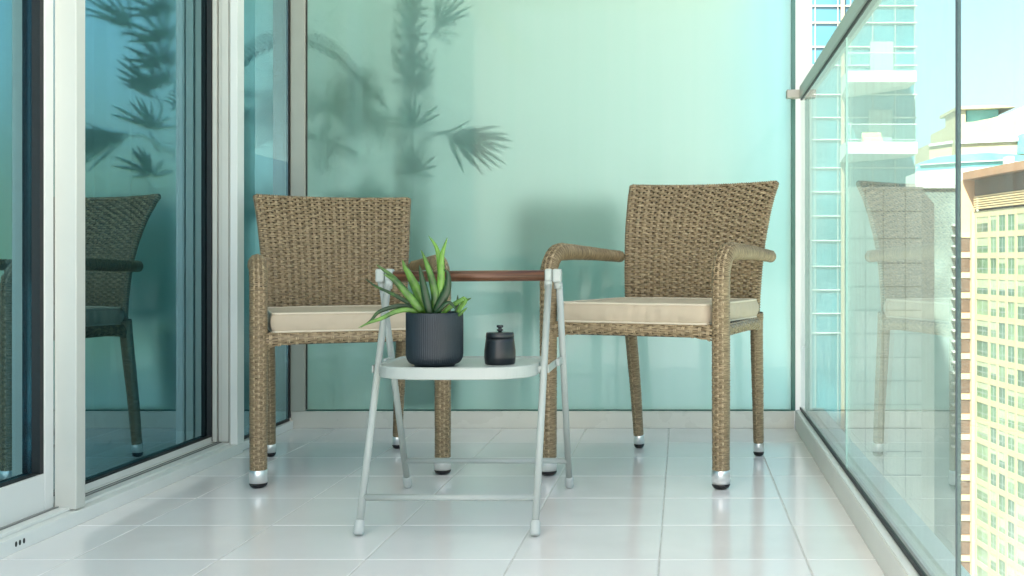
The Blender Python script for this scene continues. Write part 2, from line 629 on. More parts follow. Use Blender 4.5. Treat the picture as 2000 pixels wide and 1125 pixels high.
t = thing("sliding_door", "white framed sliding glass door leaf in the near left corner, with a deep upright pull profile", "sliding door", (-1.53, 2, 0))
box("pane", -1.547, -1.539, 0.2, 2.67, 0.12, 2.46, M['door_glass'], t, 0)
bm = bmesh.new()
add_box(bm, -1.562, -1.515, 2.679, 2.7165, 0.043, 2.53, 0.0015)
obj_from_bm("stile", bm, M['white'], t)
box("bottom_rail", -1.562, -1.5155, 0.2, 2.6785, 0.043, 0.131, M['white'], t)
box("top_rail", -1.562, -1.5155, 0.2, 2.6785, 2.45, 2.53, M['white'], t)
bm = bmesh.new()
add_box(bm, -1.538, -1.518, 2.663, 2.6785, 0.1315, 2.449, 0)
add_box(bm, -1.538, -1.520, 0.2, 2.6625, 0.1315, 0.1345, 0)
obj_from_bm("gasket", bm, M['gasket'], t)
bm = bmesh.new()
add_box(bm, -1.5145, -1.461, 2.717, 2.7595, 0.0365, 2.53, 0.0025, 3)
obj_from_bm("pull_profile", bm, plain("pale_profile", (0.56, 0.57, 0.52), 0.4, var=0.02), t)

t = thing("fixed_window", "narrow dark glass window between the white door jamb and the frosted partition", "window", (-1.49, 4, 0))
box("pane", -1.496, -1.488, 3.738, 4.262, 0.034, ZT, M['door_glass'], t, 0)
box("frame", -1.60, -1.470, 3.738, 4.262, 0.0005, 0.030, M['white'], t)
bm = bmesh.new()
add_box(bm, -1.4875, -1.483, 3.738, 4.258, 0.0305, 0.040, 0)
add_box(bm, -1.487, -1.4825, 4.250, 4.27, 0.041, ZT, 0)
obj_from_bm("gasket", bm, M['gasket'], t)

# a curtain in the dark room
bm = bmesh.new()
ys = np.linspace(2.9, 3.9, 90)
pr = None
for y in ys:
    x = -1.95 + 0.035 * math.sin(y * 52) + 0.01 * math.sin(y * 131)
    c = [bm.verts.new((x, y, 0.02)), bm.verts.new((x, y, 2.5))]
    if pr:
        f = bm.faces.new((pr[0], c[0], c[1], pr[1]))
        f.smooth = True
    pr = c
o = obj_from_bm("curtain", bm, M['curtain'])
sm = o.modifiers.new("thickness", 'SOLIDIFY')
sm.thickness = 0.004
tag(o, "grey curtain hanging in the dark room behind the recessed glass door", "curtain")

# ------------------------------------------------------------------ frosted partition
t = thing("frosted_partition", "tall mint green frosted glass privacy screen across the end of the balcony", "privacy screen", (-0.5, 4.28, 0))
box("pane", -1.426, 0.414, 4.281, 4.293, 0.070, ZT, M['frost'], t, 0)
box("post", -1.482, -1.428, 4.262, 4.310, 0.065, ZT, M['taupe'], t)
box("bottom_gasket", -1.427, 0.4145, 4.2795, 4.296, 0.065, 0.0695, M['glass_edge'], t, 0)
box("side_gasket", -1.4275, -1.4235, 4.2785, 4.2805, 0.071, ZT, M['gasket'], t, 0)
box("edge_strip", 0.4145, 0.431, 4.279, 4.296, 0.0652, ZT, M['glass_edge'], t, 0.001)

# white column beyond the screen
t = box("column", 0.436, 0.515, 4.46, 4.62, -1.2, 2.615, M['white'])
tag(t, "white column standing just past the right edge of the frosted screen", "column")

# ------------------------------------------------------------------ right: kerb, glass, handrail
KH = 0.066


def skew(bm):
    for v in bm.verts:
        v.co.x += 0.0084 * v.co.y


t = thing("kerb", "low white tiled kerb that carries the glass balustrade", "kerb", (XR(2), 2, 0))
jy = [Y0, -0.55, 0.67, 1.89, 3.11, 4.27]
for a, b in zip(jy[:-1], jy[1:]):
    bm = bmesh.new()
    add_box(bm, 0.392, 0.5005, a + 0.001, b - 0.001, 0.0, KH, 0.002)
    skew(bm)
    obj_from_bm("kerb_tile", bm, M['kerb'], t)
bm = bmesh.new()
add_box(bm, 0.3935, 0.4095, Y0, 4.272, KH + 0.0005, KH + 0.005, 0.001)
skew(bm)
obj_from_bm("edge_trim", bm, M['white'], t)
bm = bmesh.new()
add_box(bm, 0.4565, 0.498, Y0, 4.272, KH + 0.0005, KH + 0.012, 0.001)
skew(bm)
obj_from_bm("outer_trim", bm, M['offwhite'], t)

t = thing("glass_balustrade", "green tinted glass balustrade with a metal handrail along the open side", "balustrade", (XR(2), 2, 0))
GX = 0.4135
for a, b in ((1.763, 3.022), (3.028, 4.270)):
    bm = bmesh.new()
    add_box(bm, GX, GX + 0.007, a, b, KH + 0.002, 1.238)
    skew(bm)
    obj_from_bm("glass_panel", bm, M['rail_glass'], t)
# the next pane is angled outward so that it reflects the dark doors
bm = bmesh.new()
add_box(bm, 0, 0.005, -1.25, -0.001, KH + 0.002, 1.238)
bmesh.ops.transform(bm, matrix=Matrix.Translation((GX + 0.0084 * 1.757 + 0.001, 1.757, 0)) @ Matrix.Rotation(math.radians(20), 4, 'Z'), verts=bm.verts[:])
obj_from_bm("glass_panel", bm, M['rail_glass'], t)
bm = bmesh.new()
add_box(bm, GX - 0.0005, GX + 0.0075, 1.7585, 1.7625, KH + 0.002, 1.236)
skew(bm)
obj_from_bm("joint_seal", bm, M['seal'], t)
bm = bmesh.new()
add_box(bm, GX + 0.001, GX + 0.006, 3.0225, 3.0275, KH + 0.002, 1.236)
skew(bm)
obj_from_bm("joint_seal", bm, plain("clear_silicone", (0.6, 0.75, 0.70), 0.3), t)
bm = bmesh.new()
add_box(bm, GX - 0.003, GX - 0.0005, Y0, 4.27, KH + 0.0055, KH + 0.016)
add_box(bm, GX + 0.0075, GX + 0.010, Y0, 4.27, KH + 0.0055, KH + 0.016)
skew(bm)
obj_from_bm("bottom_gasket", bm, M['gasket'], t)
bm = bmesh.new()
add_box(bm, 0.4055, 0.447, Y0, 4.235, 1.2425, 1.292, 0.006, 3)
skew(bm)
rail = obj_from_bm("handrail", bm, plain("brushed_grey_metal", (0.40, 0.43, 0.39), 0.33, metal=0.6, var=0.05), t)
bm = bmesh.new()
add_box(bm, GX - 0.004, GX + 0.016, Y0, 4.235, 1.2385, 1.242)
skew(bm)
obj_from_bm("rail_gasket", bm, M['gasket'], rail)
box("wall_bracket", 0.394, 0.449, 4.2355, 4.2785, 1.249, 1.280, M['taupe'], rail, 0.003)

# ------------------------------------------------------------------ rattan weaving
def ribbons(P, width_dir_pts, closed=False):
    pass


class Weave:
    """collects strand ribbons as one mesh; every strand has a bulged cross-section"""

    def __init__(self):
        self.V, self.F, self.UV, self.MI, self.n = [], [], [], [], 0

    def strand(self, A, B, Cn, mi, closed=False, length=None):
        """three rows of points: one edge, the crown, the other edge, each n x 3"""
        n = len(A)
        self.V.append(np.concatenate([A, B, Cn]))
        q = np.arange(n if closed else n - 1)
        q2 = (q + 1) % n
        o = self.n
        f1 = np.stack([o + q, o + q2, o + n + q2, o + n + q], 1)
        f2 = np.stack([o + n + q, o + n + q2, o + 2 * n + q2, o + 2 * n + q], 1)
        self.F += [f1, f2]
        self.MI.append(np.full(len(f1) + len(f2), mi))
        d = np.concatenate([[0], np.cumsum(np.linalg.norm(np.diff(B, axis=0), axis=1))])
        v = R.random() * 40
        u0 = R.random() * 40
        self.UV.append(np.concatenate([np.stack([d + u0, np.full(n, v + k)], 1) for k in (0, 0.0021, 0.0042)]))
        self.n += 3 * n

    def build(self, name, parent, mats=None):
        return obj_from_arrays(name, np.concatenate(self.V), np.concatenate(self.F), mats or [M['weft'], M['warp'], M['core']],
                               parent, np.concatenate(self.UV), True, np.concatenate(self.MI))

    def sheet(self, P, mi=2):
        """plain dark backing, P is a x b x 3"""
        a, b = P.shape[:2]
        self.V.append(P.reshape(-1, 3))
        idx = self.n + np.arange(a * b).reshape(a, b)
        f = np.stack([idx[:-1, :-1], idx[1:, :-1], idx[1:, 1:], idx[:-1, 1:]], -1).reshape(-1, 4)
        self.F.append(f)
        self.MI.append(np.full(len(f), mi))
        self.UV.append(np.zeros((a * b, 2)))
        self.n += a * b


def weave_panel(w, surf, nrows, ncols, roww, colw, amp, sub=8):
    """plain weave over surf(s, t) -> (points, normals); s, t arrays in 0..1; rows run along s"""
    u = np.linspace(0, ncols, ncols * sub + 1)
    for j in range(nrows):
        tt = (j + 0.5) / nrows
        ph = math.pi * (u - j - 0.5)
        h = amp * np.clip(1.5 * np.cos(ph) + 0.1, -1, 1)
        wob = 0.0006 * math.sin(j * 3.1)
        t_ = np.full_like(u, tt)
        P, N = surf(u / ncols, t_)
        P2, _ = surf(u / ncols, t_ + 0.01)
        T = P2 - P
        T /= np.linalg.norm(T, axis=1)[:, None]
        c = P + N * h[:, None] + T * wob
        ww = roww * R.uniform(0.90, 1.05) / 2
        w.strand(c - T * ww - N * 0.0006, c + N * 0.0004, c + T * ww - N * 0.0006, 0)
    v = np.linspace(0, nrows, nrows * 3 + 1)
    for k in range(ncols):
        ss = (k + 0.5) / ncols
        h = -1.0 * amp * np.cos(math.pi * (k + v - 0.5))
        s_ = np.full_like(v, ss)
        for off in (-0.27, 0.27):
            P, N = surf(s_ + 0, v / nrows)
            P2, _ = surf(s_ + 0.004, v / nrows)
            T = P2 - P
            T /= np.linalg.norm(T, axis=1)[:, None]
            c = P + N * h[:, None] + T * off * colw
            ww = colw * 0.25
            w.strand(c - T * ww - N * 0.0004, c + N * 0.0003, c + T * ww - N * 0.0004, 1)


def smooth_path(pts, n=400):
    """Catmull-Rom through the points, resampled evenly"""
    p = np.array(pts, float)
    q = np.concatenate([[2 * p[0] - p[1]], p, [2 * p[-1] - p[-2]]])
    out = []
    for i in range(1, len(q) - 2):
        t = np.linspace(0, 1, 60, endpoint=False)[:, None]
        a, b, c, d = q[i - 1], q[i], q[i + 1], q[i + 2]
        out.append(0.5 * (2 * b + (c - a) * t + (2 * a - 5 * b + 4 * c - d) * t ** 2 + (3 * b - a - 3 * c + d) * t ** 3))
    out.append(q[-2][None])
    out = np.concatenate(out)
    return resample(out, n)


def resample(p, n):
    d = np.concatenate([[0], np.cumsum(np.linalg.norm(np.diff(p, axis=0), axis=1))])
    s = np.linspace(0, d[-1], n)
    return np.stack([np.interp(s, d, p[:, i]) for i in range(3)], 1)


def weave_tube(w, pts, rad, ref, pitch=0.0086, cols=(-1, 0, 1), dcol=0.52, amp=0.0019, nseg=44, drop=0.0012):
    """a tube wrapped in strands, with a strip of over-and-under weaving down the side that faces ref"""
    p = np.array(pts, float)
    L = np.linalg.norm(np.diff(p, axis=0), axis=1).sum()
    nrow = max(4, int(L / pitch))
    sub = 4
    n = nrow * sub + 1
    p = resample(p, n)
    T = np.gradient(p, axis=0)
    T /= np.linalg.norm(T, axis=1)[:, None]
    A = np.zeros_like(p)
    a = np.array(ref, float)
    for i in range(n):
        a = a - T[i] * a.dot(T[i])
        a /= np.linalg.norm(a)
        A[i] = a
    B = np.cross(T, A)
    rr = np.interp(np.linspace(0, 1, n), np.linspace(0, 1, len(rad)), rad) if not np.isscalar(rad) else np.full(n, rad)
    th = np.linspace(0, 2 * math.pi, nseg, endpoint=False)
    tw = np.where(th > math.pi, th - 2 * math.pi, th)
    win = np.clip((max(abs(c) for c in cols) * dcol + 0.35 - np.abs(tw)) / 0.25, 0, 1) if cols else np.zeros(nseg)
    cs, sn = np.cos(th)[:, None], np.sin(th)[:, None]
    # dark core, paints shade into the gaps between strands
    ring = lambda i, r: p[i] + (A[i] * cs + B[i] * sn) * (r if np.isscalar(r) else r[:, None])
    core = np.stack([ring(i, rr[i] - 0.0022) for i in list(range(0, n, sub))])
    core = np.concatenate([core, core[:, :1]], 1)
    w.sheet(core)
    # end caps
    for i in (0, n - 1):
        cc = np.stack([np.repeat(p[i][None], nseg, 0), ring(i, rr[i] - 0.0014)])
        w.sheet(np.concatenate([cc, cc[:, :1]], 1))
    for j in range(nrow):
        for i1 in (j * sub + 1, j * sub + 3):          # two strands lie side by side in every row
            h = win * amp * np.cos(math.pi * (tw / dcol - j)) + R.gauss(0, 0.00025)
            c = p[i1] + (A[i1] * cs + B[i1] * sn) * (rr[i1] + h + 0.0002)[:, None]
            hw = pitch * 0.235
            lo = (A[i1] * cs + B[i1] * sn) * -drop
            w.strand(c - T[i1] * hw + lo, c, c + T[i1] * hw + lo, 0, closed=True)
    for k in cols:
        v = (np.arange(n) / sub) - 0.5
        h = -amp * np.cos(math.pi * (k + v)) + 0.0001
        cw = dcol * 0.22
        rows = []
        for da, dh in ((-cw, -0.0004), (0, 0.0), (cw, -0.0004)):
            an = k * dcol + da
            rows.append(p + (A * math.cos(an) + B * math.sin(an)) * (rr + h + dh - 0.0003)[:, None])
        w.strand(rows[0], rows[1], rows[2], 1)


def mirror(pts, s):
    return [(x * s, y, z) for x, y, z in pts]


def foot(parent, x, y, r, top, tdir=(0, 0, 1)):
    """aluminium ferrule and black rubber dome at the bottom of a leg"""
    bm = bmesh.new()
    lathe(bm, [(r * 0.94, 0.0135), (r * 1.04, 0.0140), (r * 1.05, top - 0.002), (r * 1.0, top), (r * 0.8, top)], 32, x, y)
    obj_from_bm("ferrule", bm, M['ferrule'], parent)
    bm = bmesh.new()
    prof = [(0.0005, 0.0002), (r * 0.60, 0.0008), (r * 0.88, 0.0040), (r * 1.0, 0.0085), (r * 1.045, 0.0125), (r * 1.045, 0.0145), (r * 0.9, 0.015)]
    lathe(bm, prof, 32, x, y)
    obj_from_bm("rubber_foot", bm, M['rubber'], parent)


SIDE_Z = [0.415, 0.50, 0.65, 0.79, 0.868]
SIDE_X = [0.219, 0.223, 0.231, 0.243, 0.253]
SIDE_Y = [0.205, 0.205, 0.222, 0.266, 0.312]


def make_chair(label):
    c = thing("rattan_armchair", label, "armchair", group="woven rattan armchairs on the balcony")
    for s in (-1, 1):
        # front upright, bending over into the armrest
        w = Weave()
        up = [(0.265, -0.265, z) for z in np.linspace(0.052, 0.570, 30)]
        weave_tube(w, mirror(up, s), [0.0245, 0.0255, 0.0255], (0, -1, 0))
        lg = w.build("leg", c)
        foot(lg, 0.265 * s, -0.265, 0.0242, 0.052)
        w = Weave()
        R0 = 0.078
        bend = [(0.265, -0.265 + R0 - R0 * math.cos(a), 0.570 + R0 * math.sin(a)) for a in np.linspace(0, math.pi / 2, 16)]
        arm = bend + [(0.266, -0.10, 0.6475), (0.266, 0.05, 0.643), (0.264, 0.16, 0.638), (0.258, 0.228, 0.635)]
        arm = np.array(arm)
        arm = np.concatenate([arm[:16], resample(arm[15:], 30)[1:]])
        weave_tube(w, mirror(arm, s), [0.0255, 0.0250, 0.0212, 0.0190, 0.0180], (0, -1, 0))
        w.build("armrest", c)
        # rear leg
        w = Weave()
        rl = smooth_path([(0.2080, 0.2625, 0.043), (0.211, 0.244, 0.20), (0.216, 0.217, 0.38), (0.2205, 0.205, 0.46)], 80)
        weave_tube(w, mirror(rl, s), [0.0170, 0.0185, 0.020, 0.0205], (0, -1, 0), cols=(0,), dcol=0.55)
        lg = w.build("leg", c)
        foot(lg, 0.2075 * s, 0.2655, 0.0165, 0.045)
    # backrest: one curved woven panel
    zs, xs, ys = np.array(SIDE_Z), np.array(SIDE_X), np.array(SIDE_Y)

    def pos(s, t):
        z = 0.405 + (0.868 - 0.405) * t
        hw = np.interp(z, zs, xs)
        k = np.polyfit(zs, ys, 3)
        y = np.polyval(k, z)
        q = 2 * s - 1
        return np.stack([hw * q, y + 0.036 * (1 - q * q) * (0.35 + 0.65 * t), z + 0.004 * q * q * t], 1)

    def surf(s, t):
        P = pos(s, t)
        a = pos(s + 1e-3, t) - pos(s - 1e-3, t)
        b = pos(s, t + 1e-3) - pos(s, t - 1e-3)
        N = np.cross(a, b)
        N /= np.linalg.norm(N, axis=1)[:, None]
        return P, N

    w = Weave()
    front = lambda s, t: (lambda P, N: (P + N * (0.0075 * np.sign(-N[:, 1:2])), N))(*surf(s, t))
    back = lambda s, t: (lambda P, N: (P - N * (0.0075 * np.sign(-N[:, 1:2])), N))(*surf(s, t))
    weave_panel(w, front, 56, 21, 0.0090, 0.0082, 0.0036)
    weave_panel(w, back, 56, 21, 0.0090, 0.0082, 0.0036)
    g = np.stack([pos(np.linspace(0.005, 0.995, 24), np.full(24, q)) for q in np.linspace(0.01, 0.995, 24)])
    w.sheet(g)
    w.build("backrest", c)
    w = Weave()
    for s in (0.0, 1.0):
        tt = np.linspace(0.02, 1.0, 80)
        e = pos(np.full(80, s), tt)
        weave_tube(w, e, 0.0098, (0, -1, 0), pitch=0.0165, cols=(), nseg=18, drop=0.003)
    ss = np.linspace(0.0, 1.0, 60)
    e = pos(ss, np.full(60, 1.0))
    weave_tube(w, e, 0.0085, (0, 0, 1), pitch=0.0165, cols=(), nseg=18, drop=0.003)
    w.build("back_frame", c)
    # seat rim: four woven bands round a hidden deck
    zt, zb = 0.447, 0.412

    def band(p0, p1, out, drop=0.007):
        p0, p1, out = map(np.array, (p0, p1, out))

        def pos(s, t):
            q = np.stack([p0[0] + (p1[0] - p0[0]) * s, p0[1] + (p1[1] - p0[1]) * s], 1)
            low = zb - drop * (np.abs(2 * s - 1) ** 6) * 2
            z = zt + (low - zt) * (1 - t)
            z = low + (zt - low) * t
            bulge = 0.010 * (1 - (2 * t - 1) ** 2)
            return np.concatenate([q + out[None, :2] * bulge[:, None], z[:, None]], 1)

        def sf(s, t):
            P = pos(s, t)
            a = pos(s + 1e-3, t) - pos(s - 1e-3, t)
            b = pos(s, t + 1e-3) - pos(s, t - 1e-3)
            N = np.cross(a, b)
            N /= np.linalg.norm(N, axis=1)[:, None]
            if N[0].dot(np.array([out[0], out[1], 0])) < 0:
                N = -N
            return P, N
        wv = Weave()
        weave_panel(wv, sf, 5, max(6, int(np.linalg.norm(p1 - p0) / 0.024)), 0.0075, 0.009, 0.0013)
        return wv
    for p0, p1, out in (((-0.245, -0.272), (0.245, -0.272), (0, -1)), ((0.262, -0.245), (0.226, 0.20), (1, 0)),
                        ((-0.226, 0.20), (-0.262, -0.245), (-1, 0)), ((0.20, 0.222), (-0.20, 0.222), (0, 1))):
        band(p0, p1, out).build("seat_rim", c)
    bm = bmesh.new()
    vs = []
    for z in (0.4105, 0.4455):
        vs.append([bm.verts.new((x, y, z)) for x, y in ((-0.252, -0.2695), (0.252, -0.2695), (0.222, 0.219), (-0.222, 0.219))])
    bm.faces.new(vs[0][::-1])
    bm.faces.new(vs[1])
    for k in range(4):
        bm.faces.new((vs[0][k], vs[0][(k + 1) % 4], vs[1][(k + 1) % 4], vs[1][k]))
    obj_from_bm("seat", bm, M['core'], c)
    return c


def make_cushion(label):
    """a box cushion with piped edges and a few soft creases"""
    c = thing("seat_cushion", label, "cushion", group="beige box cushions on the armchairs")
    hw, y0, y1, zb, zt = 0.229, -0.274, 0.190, 0.4485, 0.501
    nx, ny, nz = 46, 46, 8
    from mathutils import noise
    V, Fq = [], []
    idx = {}

    def P(i, j, k):
        key = (i, j, k)
        if key in idx:
            return idx[key]
        u, v, q = i / nx, j / ny, k / nz
        x, y = -hw + 2 * hw * u, y0 + (y1 - y0) * v
        z = zb + (zt - zb) * q
        # rounded plan corners
        cx, cy = max(-hw + 0.03, min(hw - 0.03, x)), max(y0 + 0.03, min(y1 - 0.03, y))
        dx, dy = x - cx, y - cy
        m = max(abs(dx), abs(dy))
        l = math.hypot(dx, dy)
        if l > 1e-9:
            f = m / l
            x, y = cx + dx * (0.35 + 0.65 * f), cy + dy * (0.35 + 0.65 * f)
        side = 1 - min(1, min(u, 1 - u, v, 1 - v) * 14)
        # walls puff out between the two piped edges, top crowns a little
        n = noise.noise(Vector((x * 9, y * 9, z * 14)))
        cr = noise.noise(Vector((x * 46, y * 46, z * 4 + 7))) - 1.6 * max(0, 0.16 - abs(noise.noise(Vector((x * 21 + 3, y * 21, z * 7)))))/0.16
        ex = 0.007 * (1 - (2 * q - 1) ** 2) * side + 0.0036 * cr * side * (1 - (2 * q - 1) ** 4)
        if u in (0, 1):
            x += ex * (1 if u else -1)
        if v in (0, 1):
            y += ex * (1 if v else -1)
        ins = min(1, min(u, 1 - u, v, 1 - v) * 5)
        if k == nz:
            z += 0.002 * (1 - (1 - ins) ** 2) + 0.003 * n * ins - 0.002 * (1 - ins) * max(0, n)
        idx[key] = len(V)
        V.append((x, y, z))
        return idx[key]
    for i in range(nx):
        for j in range(ny):
            Fq.append((P(i, j, nz), P(i + 1, j, nz), P(i + 1, j + 1, nz), P(i, j + 1, nz)))
            Fq.append((P(i, j, 0), P(i, j + 1, 0), P(i + 1, j + 1, 0), P(i + 1, j, 0)))
    for k in range(nz):
        for i in range(nx):
            Fq.append((P(i, 0, k), P(i + 1, 0, k), P(i + 1, 0, k + 1), P(i, 0, k + 1)))
            Fq.append((P(i + 1, ny, k), P(i, ny, k), P(i, ny, k + 1), P(i + 1, ny, k + 1)))
        for j in range(ny):
            Fq.append((P(0, j + 1, k), P(0, j, k), P(0, j, k + 1), P(0, j + 1, k + 1)))
            Fq.append((P(nx, j, k), P(nx, j + 1, k), P(nx, j + 1, k + 1), P(nx, j, k + 1)))
    obj_from_arrays("cover", V, Fq, M['cushion'], c)
    for k in (0, nz):
        ring = [(i, 0) for i in range(nx)] + [(nx, j) for j in range(ny)] + [(i, ny) for i in range(nx, 0, -1)] + [(0, j) for j in range(ny, 0, -1)]
        pts = [Vector(V[idx[(i, j, k)]]) for i, j in ring]
        pts.append(pts[0].copy())
        tube("piping", pts, 0.0030, M['piping'], c, 8)
    return c


LL = dict(loc=(-1.051, 3.4999, 0), rz=0.3961, sc=0.9723)
RR = dict(loc=(-0.0459, 3.4972, 0), rz=-0.3698, sc=1.0232)
ch = make_chair("left rattan armchair, the one beside the dark glass doors, partly behind the small table")
cu = make_cushion("beige box cushion on the left armchair, partly behind the potted aloe")
dup(ch, RR['loc'], RR['rz'], RR['sc'], "right rattan armchair, the one beside the clear glass balustrade")
dup(cu, RR['loc'], RR['rz'], RR['sc'], "beige box cushion on the right armchair beside the glass balustrade")
for o in (ch, cu):
    o.location, o.rotation_euler, o.scale = LL['loc'], (0, 0, LL['rz']), (LL['sc'],) * 3

# ------------------------------------------------------------------ folding tray table
t = thing("folding_table", "small white folding tray table with a dark wooden carrying bar", "side table", (-0.54, 2.87, 0))
AP = 2.877                                   # depth of the apex under the wooden bar
ZAP = 0.580


def leg_pts(x, yf):
    return Vector((x, yf, 0.004)), Vector((x, AP + (-0.011 if yf < AP else 0.011), ZAP))


legs = {}
for nm, x, yf in (("fl", -0.748, 2.602), ("fr", -0.3395, 2.597), ("bl", -0.769, 3.160), ("br", -0.3150, 3.155)):
    a, b = leg_pts(x, yf)
    legs[nm] = (a, b)
    d = (b - a).normalized()
    lg = tube("leg", [a + d * 0.012, b], 0.0086, M['table'], t, 18)
    bm = bmesh.new()
    add_tube(bm, [a, a + d * 0.004, a + d * 0.030, a + d * 0.034], [0.0095, 0.0122, 0.0118, 0.0098], 18)
    obj_from_bm("rubber_foot", bm, M['foot_plastic'], lg)


def on_leg(nm, z):
    a, b = legs[nm]
    return a + (b - a) * ((z - a.z) / (b.z - a.z))


tube("crossbar", [on_leg("fl", 0.083), on_leg("fr", 0.083)], 0.0078, M['table'], t, 18)
tube("crossbar", [on_leg("bl", 0.083), on_leg("br", 0.083)], 0.0078, M['table'], t, 18)
tube("wooden_bar", [(-0.736, AP, 0.5965), (-0.3505, AP, 0.5995)], 0.0138, M['wood'], t, 24)
for xs in ((-0.7355, -0.7575, -0.781), (-0.3505, -0.3305, -0.3065)):
    for a, b, yo in ((xs[0], xs[1], -0.003), (xs[1], xs[2], 0.003)):
        bm = bmesh.new()
        x0, x1 = min(a, b) + 0.0006, max(a, b) - 0.0006
        add_box(bm, x0, x1, AP - 0.0155, AP + 0.0155, 0.5815, 0.6165, 0.006, 3)
        add_tube(bm, [((x0 + x1) / 2, AP + yo * 3.4, 0.586), ((x0 + x1) / 2, AP + yo * 4.2, 0.566)], [0.0105, 0.0098], 16)
        obj_from_bm("corner_joint", bm, M['table'], t)
# tray: straight back edge, wide rounded front, a shallow raised lip
ztop, zbot = 0.387, 0.358
outline = []
xa, xb = -0.7360, -0.3530
xm, hw = (xa + xb) / 2, (xb - xa) / 2
yb = 2.955
for k in range(49):
    a = math.pi * k / 48
    cx, sy = math.cos(a), math.sin(a)
    x = xm + hw * math.copysign(abs(cx) ** 0.62, cx)
    y = 2.765 - 0.130 * abs(sy) ** 0.85
    outline.append((x, y))
outline += [(xa, yb - 0.02), (xa + 0.006, yb - 0.006), (xa + 0.02, yb), (xb - 0.02, yb), (xb - 0.006, yb - 0.006), (xb, yb - 0.02)]
bm = bmesh.new()


def ring(dz, off):
    cx, cy = xm, 2.83
    r = []
    for x, y in outline:
        d = Vector((x - cx, y - cy))
        l = d.length
        q = d * ((l - off) / l)
        r.append(bm.verts.new((cx + q.x, cy + q.y, dz)))
    return r


rs = [ring(zbot, 0.010), ring(zbot, 0.002), ring(zbot + 0.002, 0.0), ring(ztop - 0.002, 0.0), ring(ztop, 0.002), ring(ztop, 0.006), ring(ztop - 0.003, 0.0085), ring(ztop - 0.0035, 0.012)]
n = len(outline)
for a, b in zip(rs[:-1], rs[1:]):
    for k in range(n):
        bm.faces.new((a[k], b[k], b[(k + 1) % n], a[(k + 1) % n]))
bm.faces.new(rs[0])
bm.faces.new(rs[-1])
bmesh.ops.recalc_face_normals(bm, faces=bm.faces[:])
obj_from_bm("tray", bm, M['table'], t)
ZTRAY = ztop - 0.0035
for nm, xe, sgn in (("l", xa, -1), ("r", xb, 1)):
    f, b = on_leg("f" + nm, 0.374), on_leg("b" + nm, 0.374)
    bm = bmesh.new()
    x0 = f.x + sgn * 0.0095
    add_box(bm, min(x0, x0 + sgn * 0.004), max(x0, x0 + sgn * 0.004), f.y - 0.008, b.y - 0.062, 0.362, 0.381, 0.0015)
    add_box(bm, min(xe, f.x), max(xe, f.x), f.y - 0.006, f.y + 0.006, 0.364, 0.378, 0)
    obj_from_bm("hinge_bracket", bm, M['table'], t)
    bm = bmesh.new()
    x1 = x0 + sgn * 0.005
    add_box(bm, min(x1, x1 + sgn * 0.009), max(x1, x1 + sgn * 0.009), b.y - 0.080, b.y - 0.004, 0.365, 0.384, 0.0015)
    obj_from_bm("hinge_bracket", bm, M['foot_plastic'], t)

# ------------------------------------------------------------------ potted aloe
PX, PY = (849 - VX) / F * 2.722, 2.722
t = thing("potted_aloe", "aloe plant with long pointed leaves in a dark ribbed pot on the tray table", "potted plant", (PX, PY, ZTRAY))
NR = 84
bm = bmesh.new()
r0, hp = 0.0682, 0.1295
prof = [(0.0, 0.001), (0.047, 0.0), (0.049, 0.004)]
for k in range(9):
    a = math.pi / 2 * k / 8
    prof.append((0.051 + (r0 - 0.051) * math.sin(a), 0.005 + 0.026 * (1 - math.cos(a))))
prof += [(r0, z) for z in np.linspace(0.04, hp - 0.003, 8)] + [(r0 - 0.0012, hp), (r0 - 0.0045, hp), (r0 - 0.006, hp - 0.003), (r0 - 0.006, 0.095)]
outer = lambda a, z: 1.0
rings = []
n = NR * 4
for i, (r, z) in enumerate(prof):
    flute = 0.0011 if (r > 0.058 and 3 < i < len(prof) - 4) else 0.0
    rg = []
    for k in range(n):
        a = 2 * math.pi * k / n
        q = r - flute * (0.5 - 0.5 * math.cos(a * NR)) ** 2
        rg.append(bm.verts.new((PX + q * math.cos(a), PY + q * math.sin(a), ZTRAY + z)))
    rings.append(rg)
for a, b in zip(rings[:-1], rings[1:]):
    for k in range(n):
        f = bm.faces.new((a[k], a[(k + 1) % n], b[(k + 1) % n], b[k]))
        f.smooth = True
bmesh.ops.remove_doubles(bm, verts=rings[0], dist=1e-6)
obj_from_bm("pot", bm, M['pot'], t)
bm = bmesh.new()
lathe(bm, [(0.0, 0.118 + ZTRAY), (0.03, 0.117 + ZTRAY), (r0 - 0.0062, 0.113 + ZTRAY)], 40, PX, PY)
obj_from_bm("soil", bm, M['soil'], t)

